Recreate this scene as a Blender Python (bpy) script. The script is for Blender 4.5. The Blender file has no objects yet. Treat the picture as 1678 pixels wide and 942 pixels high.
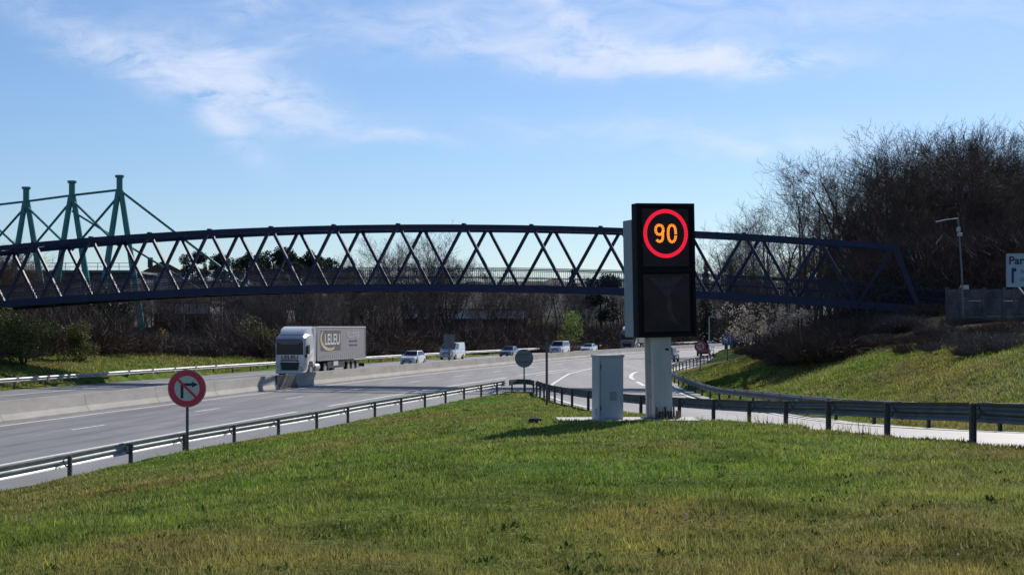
import bpy, bmesh, math, random
import numpy as np
from mathutils import Vector, Matrix
sc = bpy.context.scene
C = sc.collection
PI = math.pi
rng = random.Random(7)
F = 2520.0; CH = 4.0; HOR = 535.0          # lens in photo pixels, eye height above the road, level line

# ------------------------------------------------------------ camera
cd = bpy.data.cameras.new('camera'); cam = bpy.data.objects.new('camera', cd); C.objects.link(cam)
cam.location = (0, 0, CH); cam.rotation_euler = (PI/2, 0, 0)
cd.sensor_width = 36; cd.lens = F/1678*36; cd.shift_y = 64/1678
cd.clip_start = 0.1; cd.clip_end = 20000
sc.camera = cam

# ------------------------------------------------------------ sun and sky
AZ = math.radians(28); EL = math.radians(34)    # sun ahead and to the right
sd = Vector((math.sin(AZ)*math.cos(EL), math.cos(AZ)*math.cos(EL), math.sin(EL)))
ld = bpy.data.lights.new('sun', 'SUN'); ld.energy = 4.8; ld.angle = math.radians(0.5); ld.color = (1.0, .94, .86)
sun = bpy.data.objects.new('sun', ld); C.objects.link(sun); sun.location = (0, 0, 60)
sun.rotation_euler = sd.to_track_quat('Z', 'Y').to_euler()
SKY_STRENGTH = 0.09
w = bpy.data.worlds.new('World'); sc.world = w; w.use_nodes = True
nt = w.node_tree; N = nt.nodes; L = nt.links
bg = N['Background']; bg.inputs[1].default_value = SKY_STRENGTH
sky = N.new('ShaderNodeTexSky'); sky.sky_type = 'NISHITA'; sky.sun_disc = False
sky.sun_elevation = EL; sky.sun_rotation = AZ; sky.air_density = 1.0; sky.dust_density = 0.3; sky.ozone_density = 4.0; sky.altitude = 200
sc.view_settings.view_transform = 'Standard'; sc.view_settings.look = 'None'
sc.view_settings.exposure = 0.1; sc.view_settings.gamma = 1.0

def wm(op, a, b=None, c=None):
    n = N.new('ShaderNodeMath'); n.operation = op
    for i, v in enumerate((a, b, c)):
        if v is None: continue
        if isinstance(v, (int, float)): n.inputs[i].default_value = v
        else: L.new(v, n.inputs[i])
    return n.outputs[0]
tc = N.new('ShaderNodeTexCoord'); sep = N.new('ShaderNodeSeparateXYZ'); L.new(tc.outputs['Generated'], sep.inputs[0])
sx, sy, sz = sep.outputs
az = wm('ARCTAN2', sx, sy); hyp = wm('SQRT', wm('ADD', wm('MULTIPLY', sx, sx), wm('MULTIPLY', sy, sy)))
el = wm('ARCTAN2', sz, hyp)
def wnoise(scale, sxx, syy, detail=5, rough=.6, off=0.0, dist=0.0):
    cb = N.new('ShaderNodeCombineXYZ'); L.new(wm('MULTIPLY', az, sxx), cb.inputs[0]); L.new(wm('MULTIPLY', el, syy), cb.inputs[1]); cb.inputs[2].default_value = off
    n = N.new('ShaderNodeTexNoise'); n.inputs['Scale'].default_value = scale; n.inputs['Detail'].default_value = detail
    n.inputs['Roughness'].default_value = rough; n.inputs['Distortion'].default_value = dist
    L.new(cb.outputs[0], n.inputs['Vector']); return n.outputs[0]
wx = wm('MULTIPLY', wm('SUBTRACT', wnoise(9, 1, 1.6, 4, .6, 3.1), .5), .07)
wy = wm('MULTIPLY', wm('SUBTRACT', wnoise(9, 1, 1.6, 4, .6, 8.7), .5), .05)
azw = wm('ADD', az, wx); elw = wm('ADD', el, wy)
# wisps of cirrus: (azimuth, elevation in photo pixels from the level line, half length, half width, slope, weight)
WISPS = [(-600, 412, 170, 28, -20, 1.1), (-425, 385, 120, 38, -22, 1.6), (-470, 330, 90, 26, -40, .8), (-415, 524, 90, 26, 25, .5), (-420, 438, 80, 9, 8, .4),
         (60, 475, 400, 38, -2, .42), (240, 430, 230, 22, -3, 2.0), (100, 482, 100, 18, -28, 1.1), (345, 440, 50, 16, 10, 1.0), (430, 424, 90, 9, -6, .8),
         (-205, 297, 85, 14, -10, .7), (400, 294, 150, 16, -4, .42), (250, 310, 420, 26, -2, .25), (-150, 475, 240, 40, 0, .2), (-1250, 460, 200, 40, 20, .5), (1150, 430, 240, 30, -5, .5),
         (500, 500, 320, 26, -4, .32), (-100, 640, 500, 50, -10, .6), (700, 750, 400, 50, 12, .5)]
acc = None
for (px, py, a, b, ang, wt) in WISPS:
    t = math.radians(ang); ca, sa = math.cos(t), math.sin(t)
    dx = wm('SUBTRACT', azw, px/F); dy = wm('SUBTRACT', elw, py/F)
    u = wm('MULTIPLY', wm('ADD', wm('MULTIPLY', dx, ca), wm('MULTIPLY', dy, sa)), F/a)
    v = wm('MULTIPLY', wm('SUBTRACT', wm('MULTIPLY', dy, ca), wm('MULTIPLY', dx, sa)), F/b)
    g = wm('EXPONENT', wm('MULTIPLY', wm('ADD', wm('MULTIPLY', u, u), wm('MULTIPLY', v, v)), -1.0))
    g = wm('MULTIPLY', g, wt); acc = g if acc is None else wm('ADD', acc, g)
n1 = wnoise(20, 1, 2.6, 8, .66, 1.3, .6); n2 = wnoise(3.2, 1, 3.5, 6, .6, 5.5, .3)
den = wm('MULTIPLY', acc, wm('MULTIPLY', wm('MAXIMUM', wm('SUBTRACT', n1, .32), 0), 3.9))
veil = wm('MULTIPLY', wm('MAXIMUM', wm('SUBTRACT', n2, .56), 0), .45)
den = wm('MULTIPLY', wm('SUBTRACT', 1.0, wm('EXPONENT', wm('MULTIPLY', wm('ADD', den, veil), -1.0))), .95)
den = wm('MULTIPLY', den, wm('MINIMUM', wm('MAXIMUM', wm('MULTIPLY', el, 14), 0), 1))
tint = N.new('ShaderNodeMix'); tint.data_type = 'RGBA'; tint.blend_type = 'MULTIPLY'; tint.inputs[0].default_value = 1
L.new(sky.outputs[0], tint.inputs[6]); tint.inputs[7].default_value = (.85, .94, 1.09, 1)
cm = N.new('ShaderNodeMix'); cm.data_type = 'RGBA'; L.new(den, cm.inputs[0]); L.new(tint.outputs[2], cm.inputs[6])
CLOUD = (.74/SKY_STRENGTH, .80/SKY_STRENGTH, .96/SKY_STRENGTH, 1); cm.inputs[7].default_value = CLOUD
L.new(cm.outputs[2], bg.inputs[0])

# ------------------------------------------------------------ helpers
def tag(o, label=None, cat=None, group=None, kind=None):
    if label: o['label'] = label
    if cat: o['category'] = cat
    if group: o['group'] = group
    if kind: o['kind'] = kind
    return o
def thing(name, label, cat, loc=(0, 0, 0), rz=0.0, group=None):
    o = bpy.data.objects.new(name, None); C.objects.link(o); o.location = loc; o.rotation_euler = (0, 0, rz)
    o.empty_display_size = .3
    return tag(o, label, cat, group)
class MB:
    def __init__(s): s.v = []; s.f = []
    def box(s, c, d, rot=None):
        b = len(s.v); x, y, z = d[0]/2, d[1]/2, d[2]/2
        for q in ((-x,-y,-z),(x,-y,-z),(x,y,-z),(-x,y,-z),(-x,-y,z),(x,-y,z),(x,y,z),(-x,y,z)):
            p = Vector(q)
            if rot is not None: p = rot @ p
            s.v.append(tuple(p + Vector(c)))
        for f in ((0,3,2,1),(4,5,6,7),(0,1,5,4),(1,2,6,5),(2,3,7,6),(3,0,4,7)): s.f.append(tuple(b+i for i in f))
        return s
    def bar(s, p, q, wx, wz=None, up=(0, 0, 1)):          # square bar from p to q
        p = Vector(p); q = Vector(q); wz = wz or wx; t = (q-p).normalized(); u = Vector(up)
        if abs(t.dot(u)) > .98: u = Vector((0, 1, 0))
        a = t.cross(u).normalized(); n = a.cross(t).normalized(); b = len(s.v)
        for e in (p, q):
            for i, j in ((-1,-1),(1,-1),(1,1),(-1,1)): s.v.append(tuple(e + a*(i*wx/2) + n*(j*wz/2)))
        for f in ((0,1,2,3),(7,6,5,4),(0,4,5,1),(1,5,6,2),(2,6,7,3),(3,7,4,0)): s.f.append(tuple(b+i for i in f))
        return s
    def tube(s, pts, rad, n=8, cap=True):
        pts = [Vector(p) for p in pts]; b = len(s.v)
        if not hasattr(rad, '__len__'): rad = [rad]*len(pts)
        for i, p in enumerate(pts):
            t = (pts[min(i+1, len(pts)-1)] - pts[max(i-1, 0)]).normalized()
            u = Vector((0, 0, 1)) if abs(t.z) < .9 else Vector((1, 0, 0))
            a = t.cross(u).normalized(); c = t.cross(a)
            for k in range(n):
                th = 2*PI*k/n; s.v.append(tuple(p + (a*math.cos(th) + c*math.sin(th))*rad[i]))
        for i in range(len(pts)-1):
            for k in range(n):
                s.f.append((b+i*n+k, b+i*n+(k+1) % n, b+(i+1)*n+(k+1) % n, b+(i+1)*n+k))
        if cap: s.f.append(tuple(b+k for k in range(n))[::-1]); e = b+(len(pts)-1)*n; s.f.append(tuple(e+k for k in range(n)))
        return s
    def cyl(s, c, r, h, axis='Z', n=20):
        d = {'X': Vector((h/2,0,0)), 'Y': Vector((0,h/2,0)), 'Z': Vector((0,0,h/2))}[axis]; c = Vector(c)
        return s.tube([c-d, c+d], r, n)
    def poly(s, pts): b = len(s.v); s.v += [tuple(p) for p in pts]; s.f.append(tuple(range(b, b+len(pts)))); return s
    def prism(s, pts, d):                                 # polygon pts extruded by vector d
        b = len(s.v); n = len(pts); d = Vector(d); s.v += [tuple(p) for p in pts] + [tuple(Vector(p)+d) for p in pts]
        s.f.append(tuple(range(b, b+n))); s.f.append(tuple(range(b+2*n-1, b+n-1, -1)))
        for i in range(n): j = (i+1) % n; s.f.append((b+j, b+i, b+n+i, b+n+j))
        return s
    def mesh(s, name, m, smooth=None):
        me = bpy.data.meshes.new(name); me.from_pydata(s.v, [], s.f); me.materials.append(m)
        bm = bmesh.new(); bm.from_mesh(me); bmesh.ops.recalc_face_normals(bm, faces=bm.faces); bm.to_mesh(me); bm.free()
        if smooth is not None:
            for p in me.polygons: p.use_smooth = True
            me.set_sharp_from_angle(angle=math.radians(smooth))
        return me
    def build(s, name, m, parent=None, smooth=None, loc=None, bevel=None):
        o = bpy.data.objects.new(name, s.mesh(name, m, smooth)); C.objects.link(o)
        if parent is not None: o.parent = parent
        if loc is not None: o.location = loc
        if bevel:
            b = o.modifiers.new('bevel', 'BEVEL'); b.width = bevel; b.segments = 2; b.limit_method = 'ANGLE'
        return o
def place(name, me, parent=None, loc=(0, 0, 0), rz=0.0, scale=None):
    o = bpy.data.objects.new(name, me); C.objects.link(o)
    if parent is not None: o.parent = parent
    o.location = loc; o.rotation_euler = (0, 0, rz)
    if scale: o.scale = scale if hasattr(scale, '__len__') else (scale,)*3
    return o
def copy_thing(root, loc, rz, label, scale=None):
    r = root.copy(); C.objects.link(r); r.location = loc; r.rotation_euler = (0, 0, rz); r['label'] = label
    if scale: r.scale = scale if hasattr(scale, '__len__') else (scale,)*3
    for ch in list(root.children):
        c = ch.copy(); C.objects.link(c); c.parent = r
        for g in list(ch.children): d = g.copy(); C.objects.link(d); d.parent = c
    return r
def npmesh(name, V, Fc, m, attrs=None, smooth=False):     # V (n,3), Fc (m,k) arrays
    me = bpy.data.meshes.new(name); nv, nf, k = len(V), len(Fc), Fc.shape[1]
    me.vertices.add(nv); me.vertices.foreach_set('co', np.asarray(V, 'f').ravel())
    me.loops.add(nf*k); me.loops.foreach_set('vertex_index', np.asarray(Fc, 'i').ravel())
    me.polygons.add(nf); me.polygons.foreach_set('loop_start', np.arange(0, nf*k, k, dtype='i'))
    try: me.polygons.foreach_set('loop_total', np.full(nf, k, 'i'))
    except Exception: pass
    me.polygons.foreach_set('use_smooth', np.full(nf, smooth, bool))
    for an, arr in (attrs or {}).items():
        a = me.attributes.new(an, 'FLOAT', 'POINT'); a.data.foreach_set('value', np.asarray(arr, 'f'))
    me.update(calc_edges=True); me.materials.append(m); return me
def P(px, py, z=0.0):                                     # a point of height z that shows at a pixel of the photo
    Y = (CH-z)*F/(py-HOR); return ((px-839)/F*Y, Y)

# ------------------------------------------------------------ materials
def mat(name, col, rough=.6, metal=0.0, var=0.0, scale=3.0, bump=0.0, bscale=None, col2=None, space='Object', trans=None, emit=None, spec=None, coat=0.0, stretch=None, dirt=None):
    m = bpy.data.materials.new(name); m.use_nodes = True; n = m.node_tree.nodes; l = m.node_tree.links
    b = n['Principled BSDF']; b.inputs['Base Color'].default_value = (*col, 1); b.inputs['Roughness'].default_value = rough
    b.inputs['Metallic'].default_value = metal
    if spec is not None: b.inputs['Specular IOR Level'].default_value = spec
    if coat: b.inputs['Coat Weight'].default_value = coat
    if emit: b.inputs['Emission Color'].default_value = (*emit[0], 1); b.inputs['Emission Strength'].default_value = emit[1]
    if var or col2 or bump:
        if space == 'World': g = n.new('ShaderNodeNewGeometry'); vec = g.outputs['Position']
        else: g = n.new('ShaderNodeTexCoord'); vec = g.outputs['Object']
        if stretch:
            mp = n.new('ShaderNodeMapping'); mp.inputs['Scale'].default_value = stretch; l.new(vec, mp.inputs[0]); vec = mp.outputs[0]
        t = n.new('ShaderNodeTexNoise'); t.inputs['Scale'].default_value = scale; t.inputs['Detail'].default_value = 6; t.inputs['Roughness'].default_value = .62
        l.new(vec, t.inputs['Vector'])
        r = n.new('ShaderNodeValToRGB'); l.new(t.outputs[0], r.inputs[0]); r.color_ramp.elements[0].position = .33; r.color_ramp.elements[1].position = .67
        c2 = col2 or tuple(max(0, c*(1+var)) for c in col); c1 = col if col2 else tuple(c*(1-var) for c in col)
        r.color_ramp.elements[0].color = (*c1, 1); r.color_ramp.elements[1].color = (*c2, 1)
        l.new(r.outputs[0], b.inputs['Base Color'])
        if bump:
            t2 = n.new('ShaderNodeTexNoise'); t2.inputs['Scale'].default_value = bscale or scale*6; t2.inputs['Detail'].default_value = 4; l.new(vec, t2.inputs['Vector'])
            bp = n.new('ShaderNodeBump'); bp.inputs['Strength'].default_value = bump; bp.inputs['Distance'].default_value = .05
            l.new(t2.outputs[0], bp.inputs['Height']); l.new(bp.outputs[0], b.inputs['Normal'])
    if trans:                                             # thin leaf: light passes through
        tr = n.new('ShaderNodeBsdfTranslucent'); mx = n.new('ShaderNodeMixShader'); mx.inputs[0].default_value = trans
        src = b.inputs['Base Color'].links[0].from_socket if b.inputs['Base Color'].links else None
        if src: l.new(src, tr.inputs[0])
        else: tr.inputs[0].default_value = (*col, 1)
        l.new(b.outputs[0], mx.inputs[1]); l.new(tr.outputs[0], mx.inputs[2]); l.new(mx.outputs[0], n['Material Output'].inputs[0])
    return m
M = dict(
    navy=mat('navy_steel', (.010, .018, .058), .5, .0, .25, 1.5, spec=.28),
    teal=mat('teal_steel', (.045, .22, .20), .5, 0, .15, 1),
    galv=mat('galvanised_steel', (.34, .35, .36), .5, .25, .18, 2.5, bump=.05),
    galv_old_shade=mat('old_shaded_guardrail_steel', (.13, .135, .15), .55, .15, .25, 2.5, spec=.3),  # darker weathered copy; shade on the right-hand rails is put into its colour
    galv_dark=mat('weathered_steel', (.10, .095, .095), .6, .3, .3, 3),
    concrete=mat('barrier_concrete', (.36, .34, .31), .85, 0, .16, .9, bump=.25, bscale=14, stretch=(.5, .5, 2)),
    slab=mat('slab_concrete', (.55, .52, .46), .85, 0, .12, 3, bump=.3),
    wallconc=mat('fence_concrete', (.085, .082, .088), .9, 0, .5, 1.3, bump=.4),
    white=mat('white_paint', (.78, .79, .80), .3, 0, .03, 1, coat=.3),
    blackp=mat('black_paint', (.012, .012, .014), .45), rubber=mat('tyre_rubber', (.015, .015, .016), .85),
    glass=mat('dark_glass', (.012, .016, .024), .22, 0, spec=.45), chrome=mat('headlamp_glass', (.6, .62, .65), .12, .6),
    redl=mat('tail_lamp', (.45, .01, .01), .25), plate=mat('number_plate', (.75, .75, .7), .4),
    signred=mat('sign_red', (.55, .02, .055), .45, 0, .08, 4), signface=mat('sign_face', (.48, .50, .49), .5, 0, .06, 4), signblack=mat('sign_black', (.012, .012, .014), .5),
    signback=mat('sign_back', (.14, .155, .17), .6, .1, .12, 3), signblue=mat('sign_blue', (.02, .09, .42), .45),
    cab=mat('cabinet_paint', (.36, .38, .42), .55, 0, .07, 1.4, bump=.05), pole=mat('pole_paint', (.42, .41, .40), .6, 0, .12, 1.5, stretch=(2, 2, .5)),
    vms=mat('display_black', (.005, .005, .007), .6, spec=.12), vmsp=mat('display_panel', (.030, .021, .024), .5, 0, .3, 2, spec=.15),
    vmsside=mat('display_housing', (.22, .26, .31), .5, .1, .05, 1),
    ledred=mat('led_red', (.3, .0, .02), .5, emit=((1, .012, .05), .95)), ledamber=mat('led_amber', (.3, .1, .0), .5, emit=((1, .25, .03), 1.5)),
    bark=mat('bark', (.07, .052, .040), .9, 0, .35, 1.5), twig=mat('twigs', (.085, .054, .040), .9, 0, .35, .6),
    twig_grey=mat('grey_twigs', (.12, .105, .09), .9, 0, .3, .6),
    twig_red=mat('red_brown_bramble', (.09, .048, .028), .9, 0, .35, .5),
    conifer=mat('conifer_needles', (.018, .032, .018), .8, 0, .4, .8, trans=.15), ivy=mat('ivy_leaves', (.022, .034, .012), .7, 0, .5, .9, trans=.2),
    leaf=mat('spring_leaves', (.16, .22, .04), .6, 0, .35, .8, trans=.45), olive=mat('olive_leaves', (.10, .105, .03), .7, 0, .4, .8, trans=.3),
    blossom=mat('blossom', (.46, .39, .33), .7, 0, .1, 1, trans=.4), catkin=mat('catkins', (.34, .23, .03), .8, 0, .2, 1, trans=.4),
    wallc=mat('pale_render', (.42, .38, .33), .9, 0, .06, .4), roof=mat('roof_tiles', (.10, .055, .04), .85, 0, .2, .7), shed=mat('white_cladding', (.84, .84, .84), .6, 0, .05, .2),
    shedroof=mat('grey_roof', (.16, .17, .18), .7, 0, .1, .3), hill=mat('far_woods', (.05, .065, .06), .95, 0, .3, .01),
)

# ------------------------------------------------------------ alignment of the motorway
def Cx(Y): return -21.2 + .17*(Y-63.8) + .00045*(Y-63.8)**2
def Cs(Y): return .17 + .0009*(Y-63.8)
def off(Y, o):
    s = Cs(Y); n = math.hypot(1, s); return (Cx(Y) + o/n, Y - o*s/n)
LR = [(-24.0, -30), (-18.2, 0), (-14.6, 20), (-11.68, 35.3), (-10.0, 46.3), (-7.3, 58.9), (-5.95, 66), (-4.2, 74), (-2.1, 84), (-.15, 93)]     # left rail of the nose
RR = [(1.25, 93, .0), (1.75, 78, .3), (2.5, 64, .65), (4.0, 54, .87), (5.3, 48, 1.02), (6.25, 40, 1.32), (6.62, 33, 1.66), (6.95, 28, 1.87), (7.35, 24, 2.05), (8.1, 17, 2.25), (9.3, 6, 2.4), (11.0, -10, 2.5)]
OR = [(60, 300, .3), (38, 230, .2), (30, 205, .15), (20.5, 164, .1), (14.6, 135, .05), (12.1, 118, .02), (11.3, 104, .02), (11.0, 92, .03), (10.85, 80, .1), (10.75, 65, .5), (11.1, 52, .82), (12.2, 44, 1.08), (14.2, 36, 1.45), (17.2, 28, 1.85), (21.5, 18, 2.1), (27, 5, 2.3), (33, -10, 2.4)]
def spline(pts, step=1.0):                                # Catmull-Rom, resampled
    pts = [Vector((*p, 0)) if len(p) == 2 else Vector(p) for p in pts]
    q = [pts[0]*2-pts[1]] + pts + [pts[-1]*2-pts[-2]]; out = []
    for i in range(1, len(q)-2):
        a, b, c, d = q[i-1], q[i], q[i+1], q[i+2]; n = max(2, int((c-b).length/step*1.5))
        for k in range(n):
            t = k/n; out.append(.5*((2*b) + (c-a)*t + (2*a-5*b+4*c-d)*t*t + (3*b-a-3*c+d)*t**3))
    out.append(q[-2]); res = [out[0]]; accd = 0
    for i in range(1, len(out)):
        seg = (out[i]-out[i-1]); ln = seg.length; 
        if ln < 1e-9: continue
        d = step-accd
        while d <= ln: res.append(out[i-1] + seg*(d/ln)); d += step
        accd = ln-(d-step)
    return res
LRs = spline(LR); RRs = spline(RR); ORs = spline(OR)
def xat(path, Y):                                         # x and z of a path at Y (numpy friendly)
    ys = np.array([p.y for p in path]); o = np.argsort(ys); return np.interp(Y, ys[o], np.array([p.x for p in path])[o]), np.interp(Y, ys[o], np.array([p.z for p in path])[o])

# ------------------------------------------------------------ terrain height
ctrl = [(-3,-5,2.4),(3,-5,2.45),(0,2,2.4),(0,10,2.36),(-3.5,10.5,2.28),(4,10,2.4),(0,20,2.24),(5,20,2.2),(0,35,1.88),(3.4,35,1.86),(-4,30,1.52),(-8,20,1.35),(-8,35,.78),(-12,8,1.1),(-9,-5,1.9),
        (-4,50,.75),(0,50,1.25),(2,44,1.5),(-1,62,.62),(-.3,75,.32),(1.2,70,.5),(.6,86,.1),(4.2,42,1.45),(-6,44,.75)]
for x, y in LR: ctrl.append((x+.3, y, .27 if y < 55 else .14)); ctrl.append((x-3, y, -.02))
for x, y, z in RR: ctrl.append((x-.2, y, z+(.13 if y < 50 else .05)))
for i, (x, y, z) in enumerate(OR):
    ctrl.append((x, y, z)); ctrl.append((x+2.2, y+1.0, z+.12))
ctrl += [(13.8,116,.45),(16,128,.7),(20.5,150,.5),(15,95,1.0),(16,80,1.5),(17,70,1.9),(20,60,2.9),(26,100,4.9),(25.5,88,4.0),(21,86,2.6),(30,90,4.5),(26,72,3.9),(30,60,4.6),(36,45,4.9),(45,30,5.2),(24,45,3.4),(26,120,4.0),(30,145,4.2),(40,180,4.5),(55,215,5.0),(36,100,5.4),(60,80,6),(50,130,6),(90,250,6),(80,150,7),(60,10,4.5),
         (75,320,1.5),(100,400,3),(160,500,6)]
for Y in (-20, 30, 63, 95, 130, 170, 210, 260, 330, 420):
    for o_, z in ((4, 0), (-8, 0), (-16.2, 0), (-19, .1)): x, y = off(Y, o_); ctrl.append((x, y, z))
for Y, zz in ((20, 2), (63, 2.2), (95, 2.2), (130, 2.2), (170, 1.3), (210, 1.0), (260, 1.0), (330, 1.2), (420, 2)):
    for o_, k in ((-29, 1), (-48, 1.25), (-80, 1.9)): x, y = off(Y, o_); ctrl.append((x, y, zz*k))
ctrl += [(-84,320,13.5),(-56,330,12.5),(-110,300,11),(-32,345,8.5),(-70,250,5.5),(-120,240,8),(0,380,4.5),(50,480,5),(-160,200,6),(-200,100,5),(-150,400,12),(-60,450,10),(120,600,8),(0,600,9),(250,300,8),(200,100,7),(-100,0,3),(-200,-30,3),(100,-30,4),(200,-30,4)]
ctrl = np.array(ctrl, float); cs = 100.0
def U(r2): return np.where(r2 > 1e-12, r2*np.log(r2+1e-12), 0)
cxy = ctrl[:, :2]/cs; K = U(((cxy[:, None]-cxy[None])**2).sum(-1)); n_ = len(ctrl)
K[np.arange(n_), np.arange(n_)] += 2e-4
A = np.zeros((n_+3, n_+3)); A[:n_, :n_] = K; A[:n_, n_] = 1; A[:n_, n_+1:] = cxy; A[n_, :n_] = 1; A[n_+1:, :n_] = cxy.T
wts = np.linalg.solve(A, np.concatenate([ctrl[:, 2], np.zeros(3)]))
def hraw(X, Y):
    X = np.asarray(X, float); Y = np.asarray(Y, float); sh = X.shape; x = X.ravel()/cs; y = Y.ravel()/cs; out = np.zeros_like(x)
    for i in range(0, len(x), 20000):
        a = x[i:i+20000]; b = y[i:i+20000]
        out[i:i+20000] = U((a[:, None]-cxy[:, 0])**2 + (b[:, None]-cxy[:, 1])**2) @ wts[:n_] + wts[n_] + wts[n_+1]*a + wts[n_+2]*b
    out = out.reshape(sh); r = np.hypot(X, Y-180); f = np.clip((r-330)/200, 0, 1); f = f*f*(3-2*f)
    return np.clip(out, -.2, 16)*(1-f) + 7.0*f
def sstep(x): x = np.clip(x, 0, 1); return x*x*(3-2*x)
def coff(X, Y):                                           # signed offset from the central barrier
    X = np.asarray(X, float); Y = np.asarray(Y, float); Yk = Y.copy()
    for _ in range(6):
        s = Cs(Yk); dx = X-Cx(Yk); Yk = Y + dx*s/(1+s*s)*1.0 - (Y-Yk)*0 ; Yk = Y + (X-Cx(Yk))*s/(1) * 0 + dx*s/(1+s*s)
    s = Cs(Yk); return ((X-Cx(Yk)) - s*(Y-Yk))/np.sqrt(1+s*s), Yk
def masks(X, Y):
    lx, _ = xat(LRs, Y); rx, _ = xat(RRs, Y); ox, oz = xat(ORs, Y)
    o, yk = coff(X, Y)
    right = np.where(Y < 93, lx, ox)
    main = (o > -16.0) & (X < right-.1) & (yk < 520)
    ramp = (Y <= 93.5) & (X > rx+.15) & (X < ox-.15)
    return main, ramp, o
def hramp(X, Y):
    _, rz = xat(RRs, Y); rx, _ = xat(RRs, Y); ox, oz = xat(ORs, Y)
    t = np.clip((X-rx)/np.maximum(ox-rx, .1), 0, 1); return (rz*(1-t)+oz*t)*sstep((93-Y)/12) + .02
def ht(X, Y):
    X = np.asarray(X, float); Y = np.asarray(Y, float)
    h = hraw(X, Y)
    # keep the ground away from the road surfaces
    main, ramp, o = masks(X, Y)
    lx, _ = xat(LRs, Y); rx, _ = xat(RRs, Y); ox, _ = xat(ORs, Y)
    h = np.where(main, np.minimum(h, 0)-.22, h); h = np.where(ramp, hramp(X, Y)-.2, h)
    return h
def hz(x, y): return float(ht(np.array([x]), np.array([y]))[0])

# litter (woodland floor) amount at a spot
def litter(X, Y):
    o, yk = coff(X, Y); a = np.clip((-o-25-6*np.clip((yk-120)/60, -1, 0)*-1)/4, 0, 1)
    lim = np.interp(yk, [0, 90, 100, 135, 165, 200, 400], [20, 22, 27, 38, 24, 19, 18]); a = np.clip((-o-lim)/5, 0, 1)
    ox, _ = xat(ORs, Y); wdt = np.interp(Y, [0, 60, 80, 90, 110, 130, 200], [22, 15, 12, 8, 5.5, 5, 5]); b = np.clip((X-ox-wdt)/3, 0, 1)
    return np.maximum(np.maximum(a, b), np.clip((Y-300)/30, 0, 1))

# ------------------------------------------------------------ grass colours shared by ground and blades
def grass_mat(name, blades):
    m = bpy.data.materials.new(name); m.use_nodes = True; n = m.node_tree.nodes; l = m.node_tree.links; b = n['Principled BSDF']
    b.inputs['Roughness'].default_value = .9; b.inputs['Specular IOR Level'].default_value = .03
    g = n.new('ShaderNodeNewGeometry')
    def noise(s, d=5, r=.6, st=(1, 1, 1)):
        mp = n.new('ShaderNodeMapping'); mp.inputs['Scale'].default_value = st; l.new(g.outputs['Position'], mp.inputs[0])
        t = n.new('ShaderNodeTexNoise'); t.inputs['Scale'].default_value = s; t.inputs['Detail'].default_value = d; t.inputs['Roughness'].default_value = r; l.new(mp.outputs[0], t.inputs['Vector']); return t.outputs[0]
    def ramp(src, stops):
        r = n.new('ShaderNodeValToRGB'); l.new(src, r.inputs[0]); e = r.color_ramp.elements
        e[0].position, e[0].color = stops[0][0], (*stops[0][1], 1); e[1].position, e[1].color = stops[-1][0], (*stops[-1][1], 1)
        for p, c in stops[1:-1]: q = e.new(p); q.color = (*c, 1)
        return r.outputs[0]
    def mix(f, a, c, bt='MIX'):
        x = n.new('ShaderNodeMix'); x.data_type = 'RGBA'; x.blend_type = bt
        if isinstance(f, float): x.inputs[0].default_value = f
        else: l.new(f, x.inputs[0])
        for i, v in ((6, a), (7, c)):
            if isinstance(v, tuple): x.inputs[i].default_value = (*v, 1)
            else: l.new(v, x.inputs[i])
        return x.outputs[2]
    k = 2.15 if blades else 1.65
    big = ramp(noise(.16, 4, .55, (1, .7, 1)), [(.35, (.056*k, .104*k, .016*k)), (.50, (.080*k, .106*k, .021*k)), (.65, (.104*k, .092*k, .030*k))])
    mid = ramp(noise(1.1, 5, .6), [(.33, (.5, .58, .45)), (.5, (1, 1, 1)), (.68, (1.5, 1.38, 1.15))])
    c = mix(1.0, big, mid, 'MULTIPLY')
    fine = ramp(noise(14, 3, .6), [(.3, (.6, .6, .6)), (.7, (1.35, 1.35, 1.3))]); c = mix(1.0, c, fine, 'MULTIPLY')
    if blades:
        sh = n.new('ShaderNodeAttribute'); sh.attribute_name = 'tone'; vs = n.new('ShaderNodeVectorMath'); vs.operation = 'SCALE'; l.new(c, vs.inputs[0]); l.new(sh.outputs['Fac'], vs.inputs['Scale']); c = vs.outputs[0]
        at = n.new('ShaderNodeAttribute'); at.attribute_name = 'dry'; c = mix(at.outputs['Fac'], c, (.33, .31, .13))
        tr = n.new('ShaderNodeBsdfTranslucent'); l.new(c, tr.inputs[0]); ms = n.new('ShaderNodeMixShader'); ms.inputs[0].default_value = .45
        l.new(c, b.inputs['Base Color']); l.new(b.outputs[0], ms.inputs[1]); l.new(tr.outputs[0], ms.inputs[2]); l.new(ms.outputs[0], n['Material Output'].inputs[0])
    else:
        at = n.new('ShaderNodeAttribute'); at.attribute_name = 'litter'
        lit = ramp(noise(.8, 6, .7), [(.35, (.020, .015, .011)), (.5, (.034, .026, .018)), (.66, (.06, .045, .028))])
        c = mix(at.outputs['Fac'], c, lit)
        a2 = n.new('ShaderNodeAttribute'); a2.attribute_name = 'bank'
        bank = ramp(noise(.5, 6, .7), [(.36, (.075, .11, .022)), (.5, (.12, .125, .04)), (.62, (.17, .14, .07))]); c = mix(a2.outputs['Fac'], c, bank)
        l.new(c, b.inputs['Base Color'])
        bp = n.new('ShaderNodeBump'); bp.inputs['Strength'].default_value = .9; bp.inputs['Distance'].default_value = .12; l.new(noise(5, 6, .75), bp.inputs['Height']); l.new(bp.outputs[0], b.inputs['Normal'])
    return m
G_ground = grass_mat('grass_ground', False); G_blade = grass_mat('grass_blades', True)

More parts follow.
